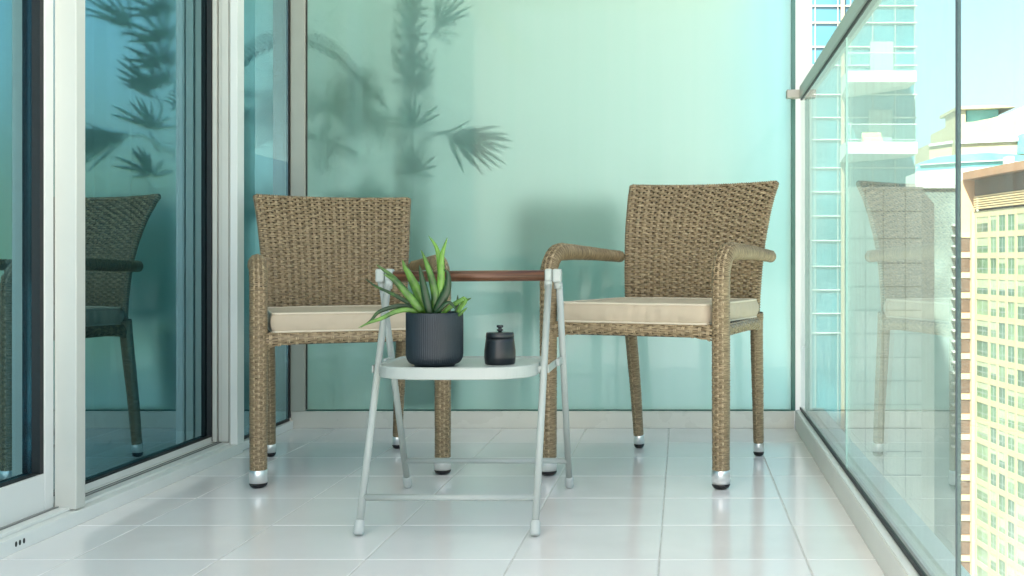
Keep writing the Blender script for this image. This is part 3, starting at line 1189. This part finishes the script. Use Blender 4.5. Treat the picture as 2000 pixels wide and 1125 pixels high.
# each leaf: centre line in crop pixels of the photograph, widest half-width in the same pixels, depth offset base -> tip (m)
LEAVES = [
    ([(645, 640), (690, 450), (678, 250), (650, 130), (590, 42)], 24, 0.012, -0.012),
    ([(650, 640), (680, 470), (690, 330), (695, 200), (738, 55)], 25, -0.012, -0.035),
    ([(635, 640), (640, 500), (612, 370), (572, 250), (530, 150)], 25, -0.020, -0.030),
    ([(600, 665), (565, 500), (540, 380), (515, 265)], 25, -0.034, -0.040),
    ([(570, 650), (500, 470), (440, 350), (405, 290), (385, 228)], 32, -0.006, -0.010),
    ([(525, 640), (400, 470), (290, 350), (180, 268)], 22, -0.030, -0.050),
    ([(535, 640), (440, 520), (330, 400), (235, 342)], 23, -0.036, -0.062),
    ([(545, 640), (400, 550), (290, 490), (180, 440), (90, 378)], 12, 0.000, 0.012),
    ([(500, 640), (430, 597), (330, 597), (200, 640), (140, 705), (60, 762)], 14, -0.010, -0.030),
    ([(520, 650), (430, 622), (330, 638), (220, 690), (130, 722), (40, 765)], 15, -0.030, -0.060),
    ([(640, 650), (690, 560), (735, 460), (745, 380), (738, 325), (705, 308)], 29, -0.026, -0.030),
    ([(690, 665), (760, 600), (840, 550), (872, 530), (880, 560), (835, 640)], 15, -0.030, -0.044),
    ([(640, 660), (700, 600), (750, 565), (790, 600), (808, 640)], 13, -0.040, -0.050),
    ([(815, 665), (835, 610), (872, 560), (925, 530)], 13, -0.020, -0.030),
    ([(800, 665), (815, 590), (820, 505)], 11, -0.012, -0.016),
    ([(825, 670), (860, 635), (895, 605)], 9, -0.034, -0.040),
    ([(560, 640), (500, 560), (440, 495), (395, 452)], 17, 0.010, 0.014),
    ([(590, 660), (560, 560), (545, 500), (535, 430)], 20, 0.004, 0.010),
]


def aloe_leaf(path, hwpx, d0, d1, seed):
    rg = random.Random(seed)
    D0 = PY
    p2 = smooth_path([(690 + 0.249 * x, 450 + 0.249 * y, 0) for x, y in path], 22)
    bm = bmesh.new()
    rings = []
    n = len(p2)
    wmax = 1.26 * hwpx * 0.249 / F * D0
    for i in range(n):
        s = i / (n - 1)
        D = D0 + d0 + (d1 - d0) * s
        c = px(p2[i, 0], p2[i, 1], D)
        j = min(i, n - 2)
        q0, q1 = px(p2[j, 0], p2[j, 1], D), px(p2[j + 1, 0], p2[j + 1, 1], D + (d1 - d0) / n)
        T = (q1 - q0).normalized()
        side = T.cross(Vector((0, -1, 0))).normalized()
        nrm = side.cross(T).normalized()
        wd = wmax * (0.80 + 0.25 * math.sin(min(1, s * 2.2) * math.pi * 0.5)) * (1 - s ** 2.4) ** 0.85 + 0.0004
        th = wd * 0.42 + 0.0003
        r = []
        for k in range(10):
            a = 2 * math.pi * k / 10
            ca, sa = math.cos(a), math.sin(a)
            dish = -0.35 * wd * (1 - ca * ca) if sa < 0 else 0     # concave face towards the eye
            r.append(bm.verts.new(c + side * (wd * ca) + nrm * (th * sa * (0.9 if sa > 0 else 0.7) - dish * 0.4)))
        rings.append(r)
    for a, b in zip(rings[:-1], rings[1:]):
        for k in range(10):
            f = bm.faces.new((a[k], a[(k + 1) % 10], b[(k + 1) % 10], b[k]))
            f.smooth = True
    bm.faces.new(rings[0][::-1])
    bm.faces.new(rings[-1])
    bmesh.ops.recalc_face_normals(bm, faces=bm.faces[:])
    return obj_from_bm("leaf", bm, M['aloe'], t)


for i, (path, hwpx, d0, d1) in enumerate(LEAVES):
    aloe_leaf(path, hwpx, d0, d1, i)

# ------------------------------------------------------------------ black jar
JX, JY = (976.5 - VX) / F * 2.765, 2.765
t = thing("jar", "small black lidded jar with a knob on top, standing on the tray table", "jar", (JX, JY, ZTRAY))
bm = bmesh.new()
z0 = ZTRAY
lathe(bm, [(0.0, z0 + 0.001), (0.0345, z0), (0.0368, z0 + 0.003), (0.0385, z0 + 0.018), (0.0380, z0 + 0.034), (0.0352, z0 + 0.056), (0.0342, z0 + 0.064), (0.031, z0 + 0.0645)], 48, JX, JY)
obj_from_bm("body", bm, M['jar'], t)
bm = bmesh.new()
lathe(bm, [(0.0335, z0 + 0.0650), (0.0348, z0 + 0.0655), (0.0338, z0 + 0.0745), (0.0325, z0 + 0.0778), (0.018, z0 + 0.0788), (0.0, z0 + 0.079)], 48, JX, JY)
lid = obj_from_bm("lid", bm, M['jar'], t)
bm = bmesh.new()
lathe(bm, [(0.0045, z0 + 0.0785), (0.0045, z0 + 0.0815), (0.0080, z0 + 0.0825), (0.0082, z0 + 0.0850), (0.0045, z0 + 0.0862), (0.0042, z0 + 0.0890), (0.0080, z0 + 0.0905), (0.0082, z0 + 0.0945), (0.006, z0 + 0.0958), (0.0, z0 + 0.096)], 28, JX, JY)
obj_from_bm("knob", bm, M['jar'], lid)

# ------------------------------------------------------------------ the neighbour's side of the frosted screen
box("neighbour_partition", -1.48, 0.49, 8.3, 8.4, 0.0, 2.615, M['plaster'], bev=0, kind="structure")
t = thing("added_backdrop", "neighbour's pale closed shutters, dimly seen behind the left part of the frosted screen", "backdrop", (-1.5, 6, 0))  # pale panels added behind the palm to brighten the screen
bm = bmesh.new()
for y in (4.42, 5.55, 6.85, 8.18):
    add_box(bm, -1.53, -1.485, y, y + 0.07, 0.0, 2.61, 0)
obj_from_bm("frame", bm, M['offwhite'], t)
sm_ = plain("grey_green_backdrop", (0.38, 0.45, 0.42), 0.5, var=0.08)
for y0, y1 in ((4.492, 5.548), (5.622, 6.848), (6.922, 8.178)):
    bm = bmesh.new()
    for k in range(32):
        add_box(bm, -1.52, -1.50, y0, y1, 0.02 + k * 0.0805, 0.095 + k * 0.0805, 0.004, 1)
    obj_from_bm("panel", bm, sm_, t)

t = thing("palm", "potted palm whose fronds show as blurred green shapes through the frosted screen", "palm plant", (-0.95, 4.7, 0))
bm = bmesh.new()
lathe(bm, [(0.0, 0.0005), (0.13, 0.0), (0.17, 0.30), (0.175, 0.33), (0.15, 0.33), (0.14, 0.29), (0, 0.29)], 32, -1.08, 4.74)
obj_from_bm("pot", bm, M['pot'], t)
bm = bmesh.new()
add_tube(bm, [(-1.10, 4.72, 0.28), (-1.13, 4.70, 0.6), (-1.16, 4.68, 1.0), (-1.12, 4.62, 1.4), (-1.08, 4.58, 1.75)], [0.035, 0.030, 0.028, 0.024, 0.02], 10)
add_tube(bm, [(-1.06, 4.76, 0.28), (-1.10, 4.76, 0.7), (-1.09, 4.74, 1.1), (-1.06, 4.68, 1.5)], [0.024, 0.020, 0.017, 0.014], 10)
obj_from_bm("trunk", bm, plain("palm_trunk", (0.035, 0.05, 0.02), 0.8), t)


def blade(bm, a, b, w, sag=0.0):
    a, b = Vector(a), Vector(b)
    T = (b - a).normalized()
    side = T.cross(Vector((0, -1, 0.15)))
    if side.length < 1e-4:
        side = Vector((1, 0, 0))
    side.normalize()
    prev = None
    for k in range(6):
        s = k / 5
        c = a + (b - a) * s + Vector((0, 0, -sag * s * s + sag * s))
        hw = w * (0.35 + 1.3 * s - 1.65 * s * s) + 0.0006
        cur = (bm.verts.new(c - side * hw), bm.verts.new(c + Vector((0, -0.15 * hw, 0))), bm.verts.new(c + side * hw))
        if prev:
            bm.faces.new((prev[0], cur[0], cur[1], prev[1]))
            bm.faces.new((prev[1], cur[1], cur[2], prev[2]))
        prev = cur


def frond(rachis, tips, Da, Db, w=0.007):
    """rachis in pixels with depths Da..Db, leaflets to the given tip pixels (x, y, depth)"""
    bm = bmesh.new()
    n = len(rachis)
    rp = [px(x, y, Da + (Db - Da) * i / max(1, n - 1)) for i, (x, y) in enumerate(rachis)]
    if n > 1:
        add_tube(bm, rp, [0.005 - 0.003 * i / (n - 1) for i in range(n)], 6)
    for (bx, by, tx, ty, Dt) in tips:
        blade(bm, px(bx, by, (Da + Db) / 2 if n > 1 else Da), px(tx, ty, Dt), w, 0.01)
    return obj_from_bm("frond", bm, M['palm'], t)


N_, M_ = 4.304, 4.325
# the frond reaching right, its tips against the glass
frond([(800, 300), (850, 262), (880, 263), (905, 268)],
      [(876, 266, 906, 338, N_), (882, 266, 925, 325, N_), (888, 267, 944, 343, N_), (892, 267, 950, 325, N_), (897, 268, 962, 335, N_), (900, 268, 978, 330, N_),
       (903, 268, 990, 322, N_), (905, 268, 1002, 292, M_), (905, 266, 1006, 276, N_), (905, 264, 998, 262, M_), (905, 264, 990, 270, N_), (903, 262, 976, 246, M_), (884, 264, 935, 250, 4.38), (895, 266, 970, 290, M_),
       (900, 267, 985, 300, M_), (890, 267, 955, 300, M_)], 4.50, 4.37, 0.0125)
frond([(845, 262), (875, 258), (893, 250), (916, 236)], [(897, 247, 903, 254, 4.31), (875, 258, 876, 266, 4.31)], 4.36, 4.305, 0.004)
# upper right fan
frond([(815, 120), (835, 85), (862, 40), (880, 10)],
      [(858, 45, 885, -25, N_), (858, 45, 902, -12, N_), (858, 45, 915, -6, N_), (855, 50, 922, 12, N_), (855, 50, 918, 28, M_), (850, 55, 900, 45, 4.40),
       (850, 55, 870, -30, M_), (852, 50, 852, -25, 4.37), (846, 62, 905, 70, 4.46), (842, 66, 890, 90, 4.5)], 4.44, 4.35, 0.010)
# the dense column of leaflets
for k, (bx, by) in enumerate(((795, -30), (790, 20), (792, 70), (800, 110))):
    frond([(805, by + 60), (bx, by)], [(800, by + 50, 780 - 6 * k, by - 20, 4.40), (800, by + 50, 800, by - 30, 4.36), (802, by + 52, 822, by - 10, 4.33), (803, by + 55, 834, by + 20, N_),
                                       (803, by + 57, 838, by + 45, N_), (803, by + 60, 836, by + 62, M_), (800, by + 50, 765, by + 15, 4.46), (800, by + 52, 760, by + 50, 4.5)], 4.45, 4.40, 0.014)
frond([(800, 210), (812, 150)], [(812, 170, 848, 116, N_), (812, 175, 851, 132, N_), (812, 180, 850, 148, N_), (810, 185, 846, 162, M_), (808, 190, 832, 168, M_), (808, 170, 838, 104, N_), (806, 168, 815, 100, 4.37)], 4.42, 4.36, 0.011)
frond([(805, 300), (808, 245)], [(808, 250, 788, 196, M_), (808, 250, 800, 190, N_), (808, 250, 812, 186, N_), (808, 250, 824, 196, N_), (810, 248, 858, 205, N_), (811, 250, 862, 222, N_), (806, 250, 765, 225, 4.37), (806, 252, 760, 245, 4.40), (806, 250, 775, 205, 4.36)], 4.42, 4.36, 0.010)
frond([(805, 400), (808, 340)], [(808, 340, 786, 296, N_), (808, 340, 797, 287, N_), (808, 340, 808, 283, N_), (808, 340, 818, 288, N_), (809, 340, 830, 290, M_), (810, 338, 851, 306, N_), (811, 338, 856, 324, N_), (806, 342, 775, 310, 4.36), (812, 342, 850, 345, 4.38), (806, 344, 770, 335, 4.40)], 4.42, 4.35, 0.011)
# the frond arching to the left post
rach = smooth_path([(760, 215, 0), (735, 186, 0), (715, 168, 0), (690, 140, 0), (660, 108, 0), (630, 90, 0), (596, 76, 0)], 30)
tips = []
for i in range(2, 29):
    x, y = rach[i, :2]
    k = i / 29
    tips.append((x, y, x + 6 + 6 * k, y - (7 + 14 * k), N_ - 0.004))
    tips.append((x, y, x - 9 - 6 * k, y + (3 + 9 * k), N_))
    if i % 2:
        tips.append((x, y, x + 2, y + 8 + 14 * k, M_))
frond([tuple(p[:2]) for p in rach[::4]], tips, 4.36, 4.318, 0.0050)
frond([(700, 300), (640, 272), (590, 268)], [(640, 272, 605, 262, N_), (640, 272, 600, 275, N_), (610, 268, 598, 252, N_), (620, 270, 590, 255, M_)], 4.40, 4.33, 0.006)
# fronds farther back, only a dim mass
for k in range(8):
    bx, by = R.uniform(640, 770), R.uniform(80, 400)
    Dk = R.uniform(4.5, 4.75)
    tp = []
    for q in range(12):
        a = R.uniform(0, 2 * math.pi)
        tp.append((bx, by, bx + 75 * math.cos(a), by + 60 * math.sin(a) + 10, Dk + R.uniform(-0.08, 0.05)))
    frond([(bx, by + 40), (bx, by)], tp, Dk, Dk, 0.016)

# the neighbour's garden chair, a dark blur low behind the screen
t = thing("garden_chair", "neighbour's dark armchair, a soft dark patch behind the frosted screen", "chair", (-0.5, 4.75, 0))
gm2 = plain("dark_green_weave", (0.035, 0.115, 0.105), 0.7, var=0.2, scale=40)
box("backrest", -0.80, -0.26, 5.20, 5.36, 0.40, 0.92, gm2, t, 0.075)
box("seat", -0.80, -0.26, 5.365, 5.75, 0.30, 0.42, gm2, t, 0.02)
for x0, x1 in ((-0.86, -0.805), (-0.255, -0.20)):
    box("armrest", x0, x1, 5.24, 5.75, 0.55, 0.60, gm2, t, 0.01)
    box("leg", x0, x1, 5.24, 5.30, 0.001, 0.549, gm2, t, 0.005)
    box("leg", x0, x1, 5.69, 5.75, 0.001, 0.549, gm2, t, 0.005)

# ------------------------------------------------------------------ the city beyond the balustrade
M['cream'] = plain("cream_stone", (0.31, 0.255, 0.155), 0.8, var=0.06, scale=0.3)
M['spandrel'] = plain("white_panel", (0.40, 0.40, 0.37), 0.6, var=0.04, scale=0.4)
M['grey_stone'] = plain("grey_stone_cladding", (0.40, 0.40, 0.37), 0.7, var=0.06, scale=0.5)
M['joint'] = plain("cladding_joint", (0.22, 0.23, 0.215), 0.8)
M['dark_clad'] = plain("dark_cladding", (0.15, 0.18, 0.165), 0.5, var=0.25, scale=0.6)
M['brown'] = plain("brown_fascia", (0.22, 0.105, 0.055), 0.8, var=0.1, scale=0.4)
M['brown_dark'] = plain("brown_recess", (0.085, 0.042, 0.024), 0.8, var=0.2, scale=0.6)  # dark brown, also carries the shade under the hotel roof
M['tan'] = plain("tan_louvre", (0.42, 0.28, 0.15), 0.7, var=0.08, scale=0.5)


def curtain_glass(name, col, rough=0.04, spec=0.9):
    m, tt, b = new_mat(name)
    b.inputs["Base Color"].default_value = (*col, 1)
    b.inputs["Roughness"].default_value = rough
    b.inputs["Specular IOR Level"].default_value = spec
    tc = tt.nodes.new("ShaderNodeTexCoord")
    n_ = tt.nodes.new("ShaderNodeTexNoise")
    n_.inputs["Scale"].default_value = 0.35
    tt.links.new(tc.outputs["Object"], n_.inputs["Vector"])
    r = tt.nodes.new("ShaderNodeValToRGB")
    r.color_ramp.elements[0].position = 0.3
    r.color_ramp.elements[1].position = 0.7
    r.color_ramp.elements[0].color = [c * 0.75 for c in col] + [1]
    r.color_ramp.elements[1].color = [min(1, c * 1.25) for c in col] + [1]
    tt.links.new(n_.outputs["Fac"], r.inputs["Fac"])
    tt.links.new(r.outputs["Color"], b.inputs["Base Color"])
    return m


M['tower_glass'] = curtain_glass("blue_curtain_glass", (0.035, 0.125, 0.155))
M['hotel_glass'] = curtain_glass("green_window_glass", (0.070, 0.115, 0.062), 0.3, 0.5)
M['teal_glass'] = curtain_glass("teal_band_glass", (0.10, 0.30, 0.30), 0.1, 0.6)


def bx(x0, x1, D):
    return (x0 - VX) / F * D, (x1 - VX) / F * D


def zz(y, D):
    return H - (y - VY) / F * D


# glass tower
D = 78.0
t = thing("glass_tower", "blue glass curtain wall tower with two white balconies, behind the balustrade", "tower", (12, D, -60))
xa, xb = bx(1500, 1788, D)
box("glazing", xa, xb, D, D + 22, -60, 32, M['tower_glass'], t, 0)
lines = [-60, -12, 12, 45, 92, 128, 185, 230, 273, 328, 375, 422, 470, 520, 566, 612, 650]
for y in lines:
    z = zz(y, D)
    box("transom", xa - 0.1, xb + 0.1, D - 0.16, D - 0.002, z - 0.040, z + 0.040, M['spandrel'], t, 0)
for x in (1548, 1592, 1636, 1661, 1704, 1748, 1786):
    c = bx(x, x, D)[0]
    box("mullion", c - 0.035, c + 0.035, D - 0.10, D - 0.004, -60, 31.9, M['joint'], t, 0)
c0, c1 = bx(1641, 1648, D)
box("mullion", c0, c1, D - 0.4, D - 0.2, -60, 31.9, plain("orange_tan_fin", (0.26, 0.19, 0.12), 0.6), t, 0)
for (x0, x1, ya, yb_, yc) in ((1655, 1790, 138, 160, 193), (1652, 1792, 277, 300, 320)):
    Db = D - 3.2
    p = lambda x, y, d: Vector(((x - VX) / F * d, d, zz(y, d)))
    top0, top1, b0, b1 = p(x0, ya, Db), p(x1, ya, Db), p(x0, yb_, Db), p(x1, yb_, Db)
    bm = bmesh.new()
    q = [bm.verts.new(v) for v in (top0, top1, b1, b0)]
    r = [bm.verts.new(v) for v in (Vector((top0.x, D - 0.17, top0.z)), Vector((top1.x, D - 0.17, top1.z)), Vector((b1.x, D - 0.17, b1.z)), Vector((b0.x, D - 0.17, zz(yc, D))))]
    bm.faces.new(q); bm.faces.new(r[::-1])
    for k in range(4):
        bm.faces.new((q[k], r[k], r[(k + 1) % 4], q[(k + 1) % 4]))
    bmesh.ops.recalc_face_normals(bm, faces=bm.faces[:])
    bal = obj_from_bm("balcony", bm, M['spandrel'], t)
    box("balcony_glass", top0.x, top1.x, Db + 0.02, Db + 0.06, top0.z + 0.002, top0.z + 1.15, M['rail_glass'], bal, 0)
    box("balcony_rail", top0.x, top1.x, Db + 0.0, Db + 0.08, top0.z + 1.152, top0.z + 1.20, M['spandrel'], bal, 0)
    box("balcony_door", top0.x + 2.0, top0.x + 3.6, D - 0.30, D - 0.171, top0.z + 0.003, top0.z + 2.5, M['joint'], t, 0)
# bench on the lower balcony
Db = D - 1.6
zb_ = zz(277, D - 3.2) + 0.002
x0, x1 = bx(1686, 1724, Db)
tb = thing("bench", "tiny yellow cushioned bench on the lower balcony of the glass tower", "bench", (x0, Db, zb_))
ym = plain("yellow_cushion", (0.62, 0.46, 0.20), 0.8)
box("seat", x0, x1, Db, Db + 0.7, zb_ + 0.12, zb_ + 0.48, ym, tb, 0.05)
box("backrest", x0, x1, Db + 0.5, Db + 0.75, zb_ + 0.485, zb_ + 0.85, ym, tb, 0.05)
box("base", x0 + 0.05, x1 - 0.05, Db + 0.05, Db + 0.65, zb_, zb_ + 0.119, M['joint'], tb, 0)

# grey stone-clad block
D = 45.0
t = thing("stone_block", "low grey block clad in square stone panels, in front of the glass tower", "building", (8, D, -60))
xa, xb = bx(1655, 1800, D)
zt_ = zz(370, D)
bm = bmesh.new()
q = [(xa, D), (xb, D), (xb + 3.2, D + 12), (xa * (D + 12) / D + 0.1, D + 12)]
lo = [bm.verts.new((x, y, -60)) for x, y in q]
hi = [bm.verts.new((x, y, zt_)) for x, y in q]
bm.faces.new(lo[::-1]); bm.faces.new(hi)
for k in range(4):
    bm.faces.new((lo[k], lo[(k + 1) % 4], hi[(k + 1) % 4], hi[k]))
obj_from_bm("wall", bm, M['grey_stone'], t)
jb = bmesh.new()
for y in (413, 466, 514, 560, 606, 652, 698, 744, 790, 836, 882, 928, 974, 1020, 1066, 1112):
    z = zz(y, D)
    add_box(jb, xa + 0.01, xb - 0.01, D - 0.012, D - 0.003, z - 0.022, z + 0.022)
for x in (1690, 1725, 1768):
    c = bx(x, x, D)[0]
    add_box(jb, c - 0.018, c + 0.018, D - 0.0155, D - 0.0125, -25, zt_ - 0.02)
obj_from_bm("joints", jb, M['joint'], t)
box("parapet", xa - 0.05, xb + 0.05, D - 0.06, D + 0.4, zt_ + 0.002, zt_ + 0.10, M['spandrel'], t, 0)

# darker block to its right
D = 66.0
t = thing("dark_block", "dark grey clad building between the stone block and the curved hotel", "building", (15, D, -60))
xa, xb = bx(1790, 1872, D)
zt_ = zz(368, D)
box("wall", xa, xb, D, D + 25, -60, zt_, M['dark_clad'], t, 0)
box("parapet", xa - 0.1, xb, D - 0.2, D + 0.6, zt_ + 0.002, zt_ + 0.14, M['spandrel'], t, 0)
a, b = bx(1807, 1870, D + 3)
box("roof_room", a, b, D + 3, D + 9, zt_ + 0.003, zz(346, D + 3), M['grey_stone'], t, 0)
a, b = bx(1788, 1806, D + 2)
box("roof_box", a, b, D + 2, D + 5, zt_ + 0.003, zz(338, D + 2), M['spandrel'], t, 0)
a, b = bx(1857, 1866, D)
for k in range(22):
    y = 440 + 20.5 * k
    z = zz(y, D)
    box("ledge", a, b, D - 0.5, D - 0.002, z - 0.05, z + 0.05, M['spandrel'], t, 0)

# curved hotel: a fan of bays stepping towards the eye to the right
t = thing("hotel", "curved cream hotel with rows of green windows under a brown overhanging roof", "building", (47, 178, -60))
pts = []
for k in range(0, 27):  # bays beyond the view are added for warm bounced sunlight
    s = k * 3.1 + (1.9 if k else 0.0)
    Dk = 178.0 - s
    Xk = 46.3 + 0.128 * s + 0.0009 * s * s
    pts.append((Xk, Dk))
zrow0 = zz(425, 178) - 0.0
FL, WH = 3.22, 2.35
rows = 24
ztopf = zz(413, 178)
zbotf = zrow0 - rows * FL - 2
bm_wall = bmesh.new()
wins = []
for k in range(len(pts) - 1):
    (xa, ya), (xb, yb_) = pts[k], pts[k + 1]
    A, B = Vector((xa, ya, 0)), Vector((xb, yb_, 0))
    d = (B - A).normalized()
    nrm = Vector((-abs(d.y), -abs(d.x), 0)).normalized()
    nrm = Vector((d.y, -d.x, 0))
    if nrm.x > 0:
        nrm = -nrm
    L = (B - A).length
    pw = 0.75 if k else 0.5

    def slab(s0, s1, z0, z1, o0, o1):
        c = [A + d * s0 + nrm * o0, A + d * s1 + nrm * o0, A + d * s1 + nrm * o1, A + d * s0 + nrm * o1]
        lo = [bm_wall.verts.new((p.x, p.y, z0)) for p in c]
        hi = [bm_wall.verts.new((p.x, p.y, z1)) for p in c]
        bm_wall.faces.new(lo[::-1]); bm_wall.faces.new(hi)
        for q in range(4):
            bm_wall.faces.new((lo[q], lo[(q + 1) % 4], hi[(q + 1) % 4], hi[q]))
    slab(-0.01, pw, zbotf, ztopf, -0.5, 0.0)
    for r_ in range(rows + 1):
        zt_ = zrow0 - r_ * FL
        slab(pw + 0.003, L - 0.013, zt_ + 0.0, zt_ + (FL - WH) if r_ else ztopf - 0.003, -0.5, -0.02)
        if r_ < rows:
            wins.append((k, r_, A + d * ((pw + L) / 2) + nrm * -0.14, math.atan2(d.y, d.x), L - pw, zt_ - WH, zt_))
bmesh.ops.recalc_face_normals(bm_wall, faces=bm_wall.faces[:])
obj_from_bm("wall", bm_wall, M['cream'], t)
# solid body behind the bays
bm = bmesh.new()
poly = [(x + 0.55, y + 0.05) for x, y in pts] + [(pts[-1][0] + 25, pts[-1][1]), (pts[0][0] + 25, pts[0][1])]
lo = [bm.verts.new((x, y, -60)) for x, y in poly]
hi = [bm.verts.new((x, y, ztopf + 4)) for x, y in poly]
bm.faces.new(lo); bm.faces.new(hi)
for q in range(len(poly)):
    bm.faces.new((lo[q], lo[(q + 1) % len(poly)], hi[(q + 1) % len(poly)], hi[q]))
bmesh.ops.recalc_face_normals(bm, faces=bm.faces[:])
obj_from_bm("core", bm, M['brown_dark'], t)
HG = [M['hotel_glass'], curtain_glass("dark_window_glass", (0.05, 0.085, 0.055), 0.3, 0.5), curtain_glass("pale_window_glass", (0.12, 0.16, 0.09), 0.3, 0.5)]
M['blind'] = plain("window_blind", (0.26, 0.27, 0.17), 0.35)
rest = bmesh.new()
cnt = 0
for (k, r_, c, ang, wd, z0, z1) in wins:
    vis = c.x / c.y * F + VX < 2020 and zz(0, 1) is not None and (H - z1) / c.y * F + VY < 1130
    if vis and cnt < 100:
        cnt += 1
        bm = bmesh.new()
        add_box(bm, -wd / 2 - 0.1, wd / 2 + 0.1, -0.03, 0.03, 0, z1 - z0)
        add_box(bm, -0.04, 0.04, -0.05, 0.05, 0.0, z1 - z0, mi=1)
        add_box(bm, -wd / 2, wd / 2, -0.05, 0.05, (z1 - z0) * 0.30, (z1 - z0) * 0.30 + 0.09, mi=1)
        if R.random() < 0.45:                       # a blind drawn part of the way down
            add_box(bm, -wd / 2, wd / 2, -0.045, 0.045, (z1 - z0) * R.uniform(0.35, 0.8), z1 - z0 - 0.01, mi=2)
        bmesh.ops.transform(bm, matrix=Matrix.Translation((c.x, c.y, z0)) @ Matrix.Rotation(ang, 4, 'Z'), verts=bm.verts[:])
        obj_from_bm("window", bm, [R.choice(HG), M['joint'], M['blind']], t)
    else:
        b2 = bmesh.new()
        add_box(b2, -wd / 2 - 0.1, wd / 2 + 0.1, -0.03, 0.03, 0, z1 - z0)
        bmesh.ops.transform(b2, matrix=Matrix.Translation((c.x, c.y, z0)) @ Matrix.Rotation(ang, 4, 'Z'), verts=b2.verts[:])
        me = bpy.data.meshes.new("tmp")
        b2.to_mesh(me)
        rest.from_mesh(me)
        b2.free()
        bpy.data.meshes.remove(me)
o = obj_from_bm("windows", rest, M['hotel_glass'], t)
o["kind"] = "stuff"


def sweep(name, off0, off1, z0, z1, m, ext=0.0):
    bm = bmesh.new()
    P = [Vector((x, y, 0)) for x, y in pts]
    P[0] = P[0] + (P[0] - P[1]).normalized() * ext
    rows_ = []
    for i, p in enumerate(P):
        d = (P[min(i + 1, len(P) - 1)] - P[max(i - 1, 0)]).normalized()
        nn = Vector((d.y, -d.x, 0))
        if nn.x > 0:
            nn = -nn
        a, b = p + nn * off0, p + nn * off1
        rows_.append([bm.verts.new((a.x, a.y, z0)), bm.verts.new((b.x, b.y, z0)), bm.verts.new((b.x, b.y, z1)), bm.verts.new((a.x, a.y, z1))])
    for a, b in zip(rows_[:-1], rows_[1:]):
        for q in range(4):
            bm.faces.new((a[q], a[(q + 1) % 4], b[(q + 1) % 4], b[q]))
    bm.faces.new(rows_[0]); bm.faces.new(rows_[-1][::-1])
    bmesh.ops.recalc_face_normals(bm, faces=bm.faces[:])
    return obj_from_bm(name, bm, m, t)


for k in range(6):
    z = zz(409, 178) + 0.36 * k
    sweep("louvre", -0.4, 0.25, z, z + 0.22, M['tan'])
sweep("shaded_fascia", -0.6, 0.05, zz(383, 178), zz(352, 178), M['brown_dark'])  # shade beneath the overhang is painted in as dark brown
sweep("roof", -6.0, 1.6, zz(351, 178), zz(336, 178), M['brown'], 1.2)
# the return at its left end
x0, x1 = bx(1871, 1897, 180.5)
box("end_wall", x0, x1 + 0.6, 179.5, 190, -60, zz(352, 180), plain("terracotta_panel", (0.48, 0.25, 0.14), 0.8, var=0.08, scale=0.3), t, 0)
for k in range(24):
    z1 = zz(466, 180) - FL * k
    a, b = bx(1876, 1894, 179.4)
    w_ = box("window", a, b, 179.35, 179.495, z1 - 2.0, z1, M['brown_dark'], t, 0) if k < 17 else None
    box("band", x0 - 0.1, x1 + 0.5, 179.2, 179.49, z1 + 0.15, z1 + 1.0, M['cream'], t, 0)
box("band", x1 - 0.5, x1 + 1.3, 178.3, 179.15, -60, ztopf, M['cream'], t, 0)
# rooftop plant
a, b = bx(1966, 1981, 172)
rb = box("roof_box", a, b, 172, 174, zz(338, 172), zz(305, 172), M['spandrel'], t, 0)
for xx in (1984, 1990, 1996):
    a, b = bx(xx, xx + 4, 172)
    box("roof_box", a, b, 172, 173, zz(336, 172), zz(312 + (xx % 3) * 3, 172), M['spandrel'], t, 0)

# teal glass podium and white parapet behind
D = 230.0
t = thing("teal_building", "teal glazed building with a white parapet between the dark block and the cream tower", "building", (52, D, -60))
prism("wall", [px(x, y, D) for x, y in ((1780, 326), (1797, 318), (1830, 307), (1870, 302), (1930, 298), (1990, 302), (2040, 312), (2040, 420), (1780, 420))], 20, M['teal_glass'], t)
prism("band", [px(x, y, D - 0.6) for x, y in ((1797, 321), (1870, 316), (1960, 312), (1960, 314), (1870, 318), (1797, 323))], 0.5, M['spandrel'], t)
prism("parapet", [px(x, y, D - 25) for x, y in ((1780, 336), (1870, 329), (1950, 325), (1962, 330), (1960, 420), (1780, 420))], 15, M['spandrel'], t)

# cream tower with the sweeping roofline
D = 300.0
t = thing("sweeping_tower", "cream building with an upswept roofline, farthest away at the upper right", "building", (75, D, -60))
prism("wall", [px(x, y, D) for x, y in ((1866, 239), (1900, 238), (1935, 231), (1970, 221), (2003, 207), (2060, 180), (2060, 420), (1866, 420))], 30, M['cream'], t)
prism("wing", [px(x, y, D + 4) for x, y in ((1815, 281), (1866, 274), (1866, 420), (1815, 420))], 22, M['cream'], t)
prism("band", [px(x, y, D - 0.8) for x, y in ((1866, 273), (2002, 268), (2002, 275), (1866, 281))], 0.7, M['spandrel'], t)
prism("band", [px(x, y, D + 3.2) for x, y in ((1815, 281), (1865, 274), (1865, 279), (1815, 286))], 0.7, M['spandrel'], t)
prism("side_glass", [px(x, y, D - 1.2) for x, y in ((1990, 264), (2004, 258), (2060, 258), (2060, 300), (1988, 300))], 1.0, M['teal_glass'], t)
prism("roof_canopy", [px(x, y, D + 2) for x, y in ((1868, 208), (1945, 205), (1985, 209), (1945, 211), (1868, 214))], 20, M['cream'], t)
prism("roof_glass", [px(x, y, D + 5) for x, y in ((1888, 212), (1950, 210), (1950, 240), (1888, 240))], 12, M['teal_glass'], t)
prism("roof_room", [px(x, y, D + 3) for x, y in ((1870, 214), (1886, 214), (1886, 240), (1870, 240))], 14, M['cream'], t)
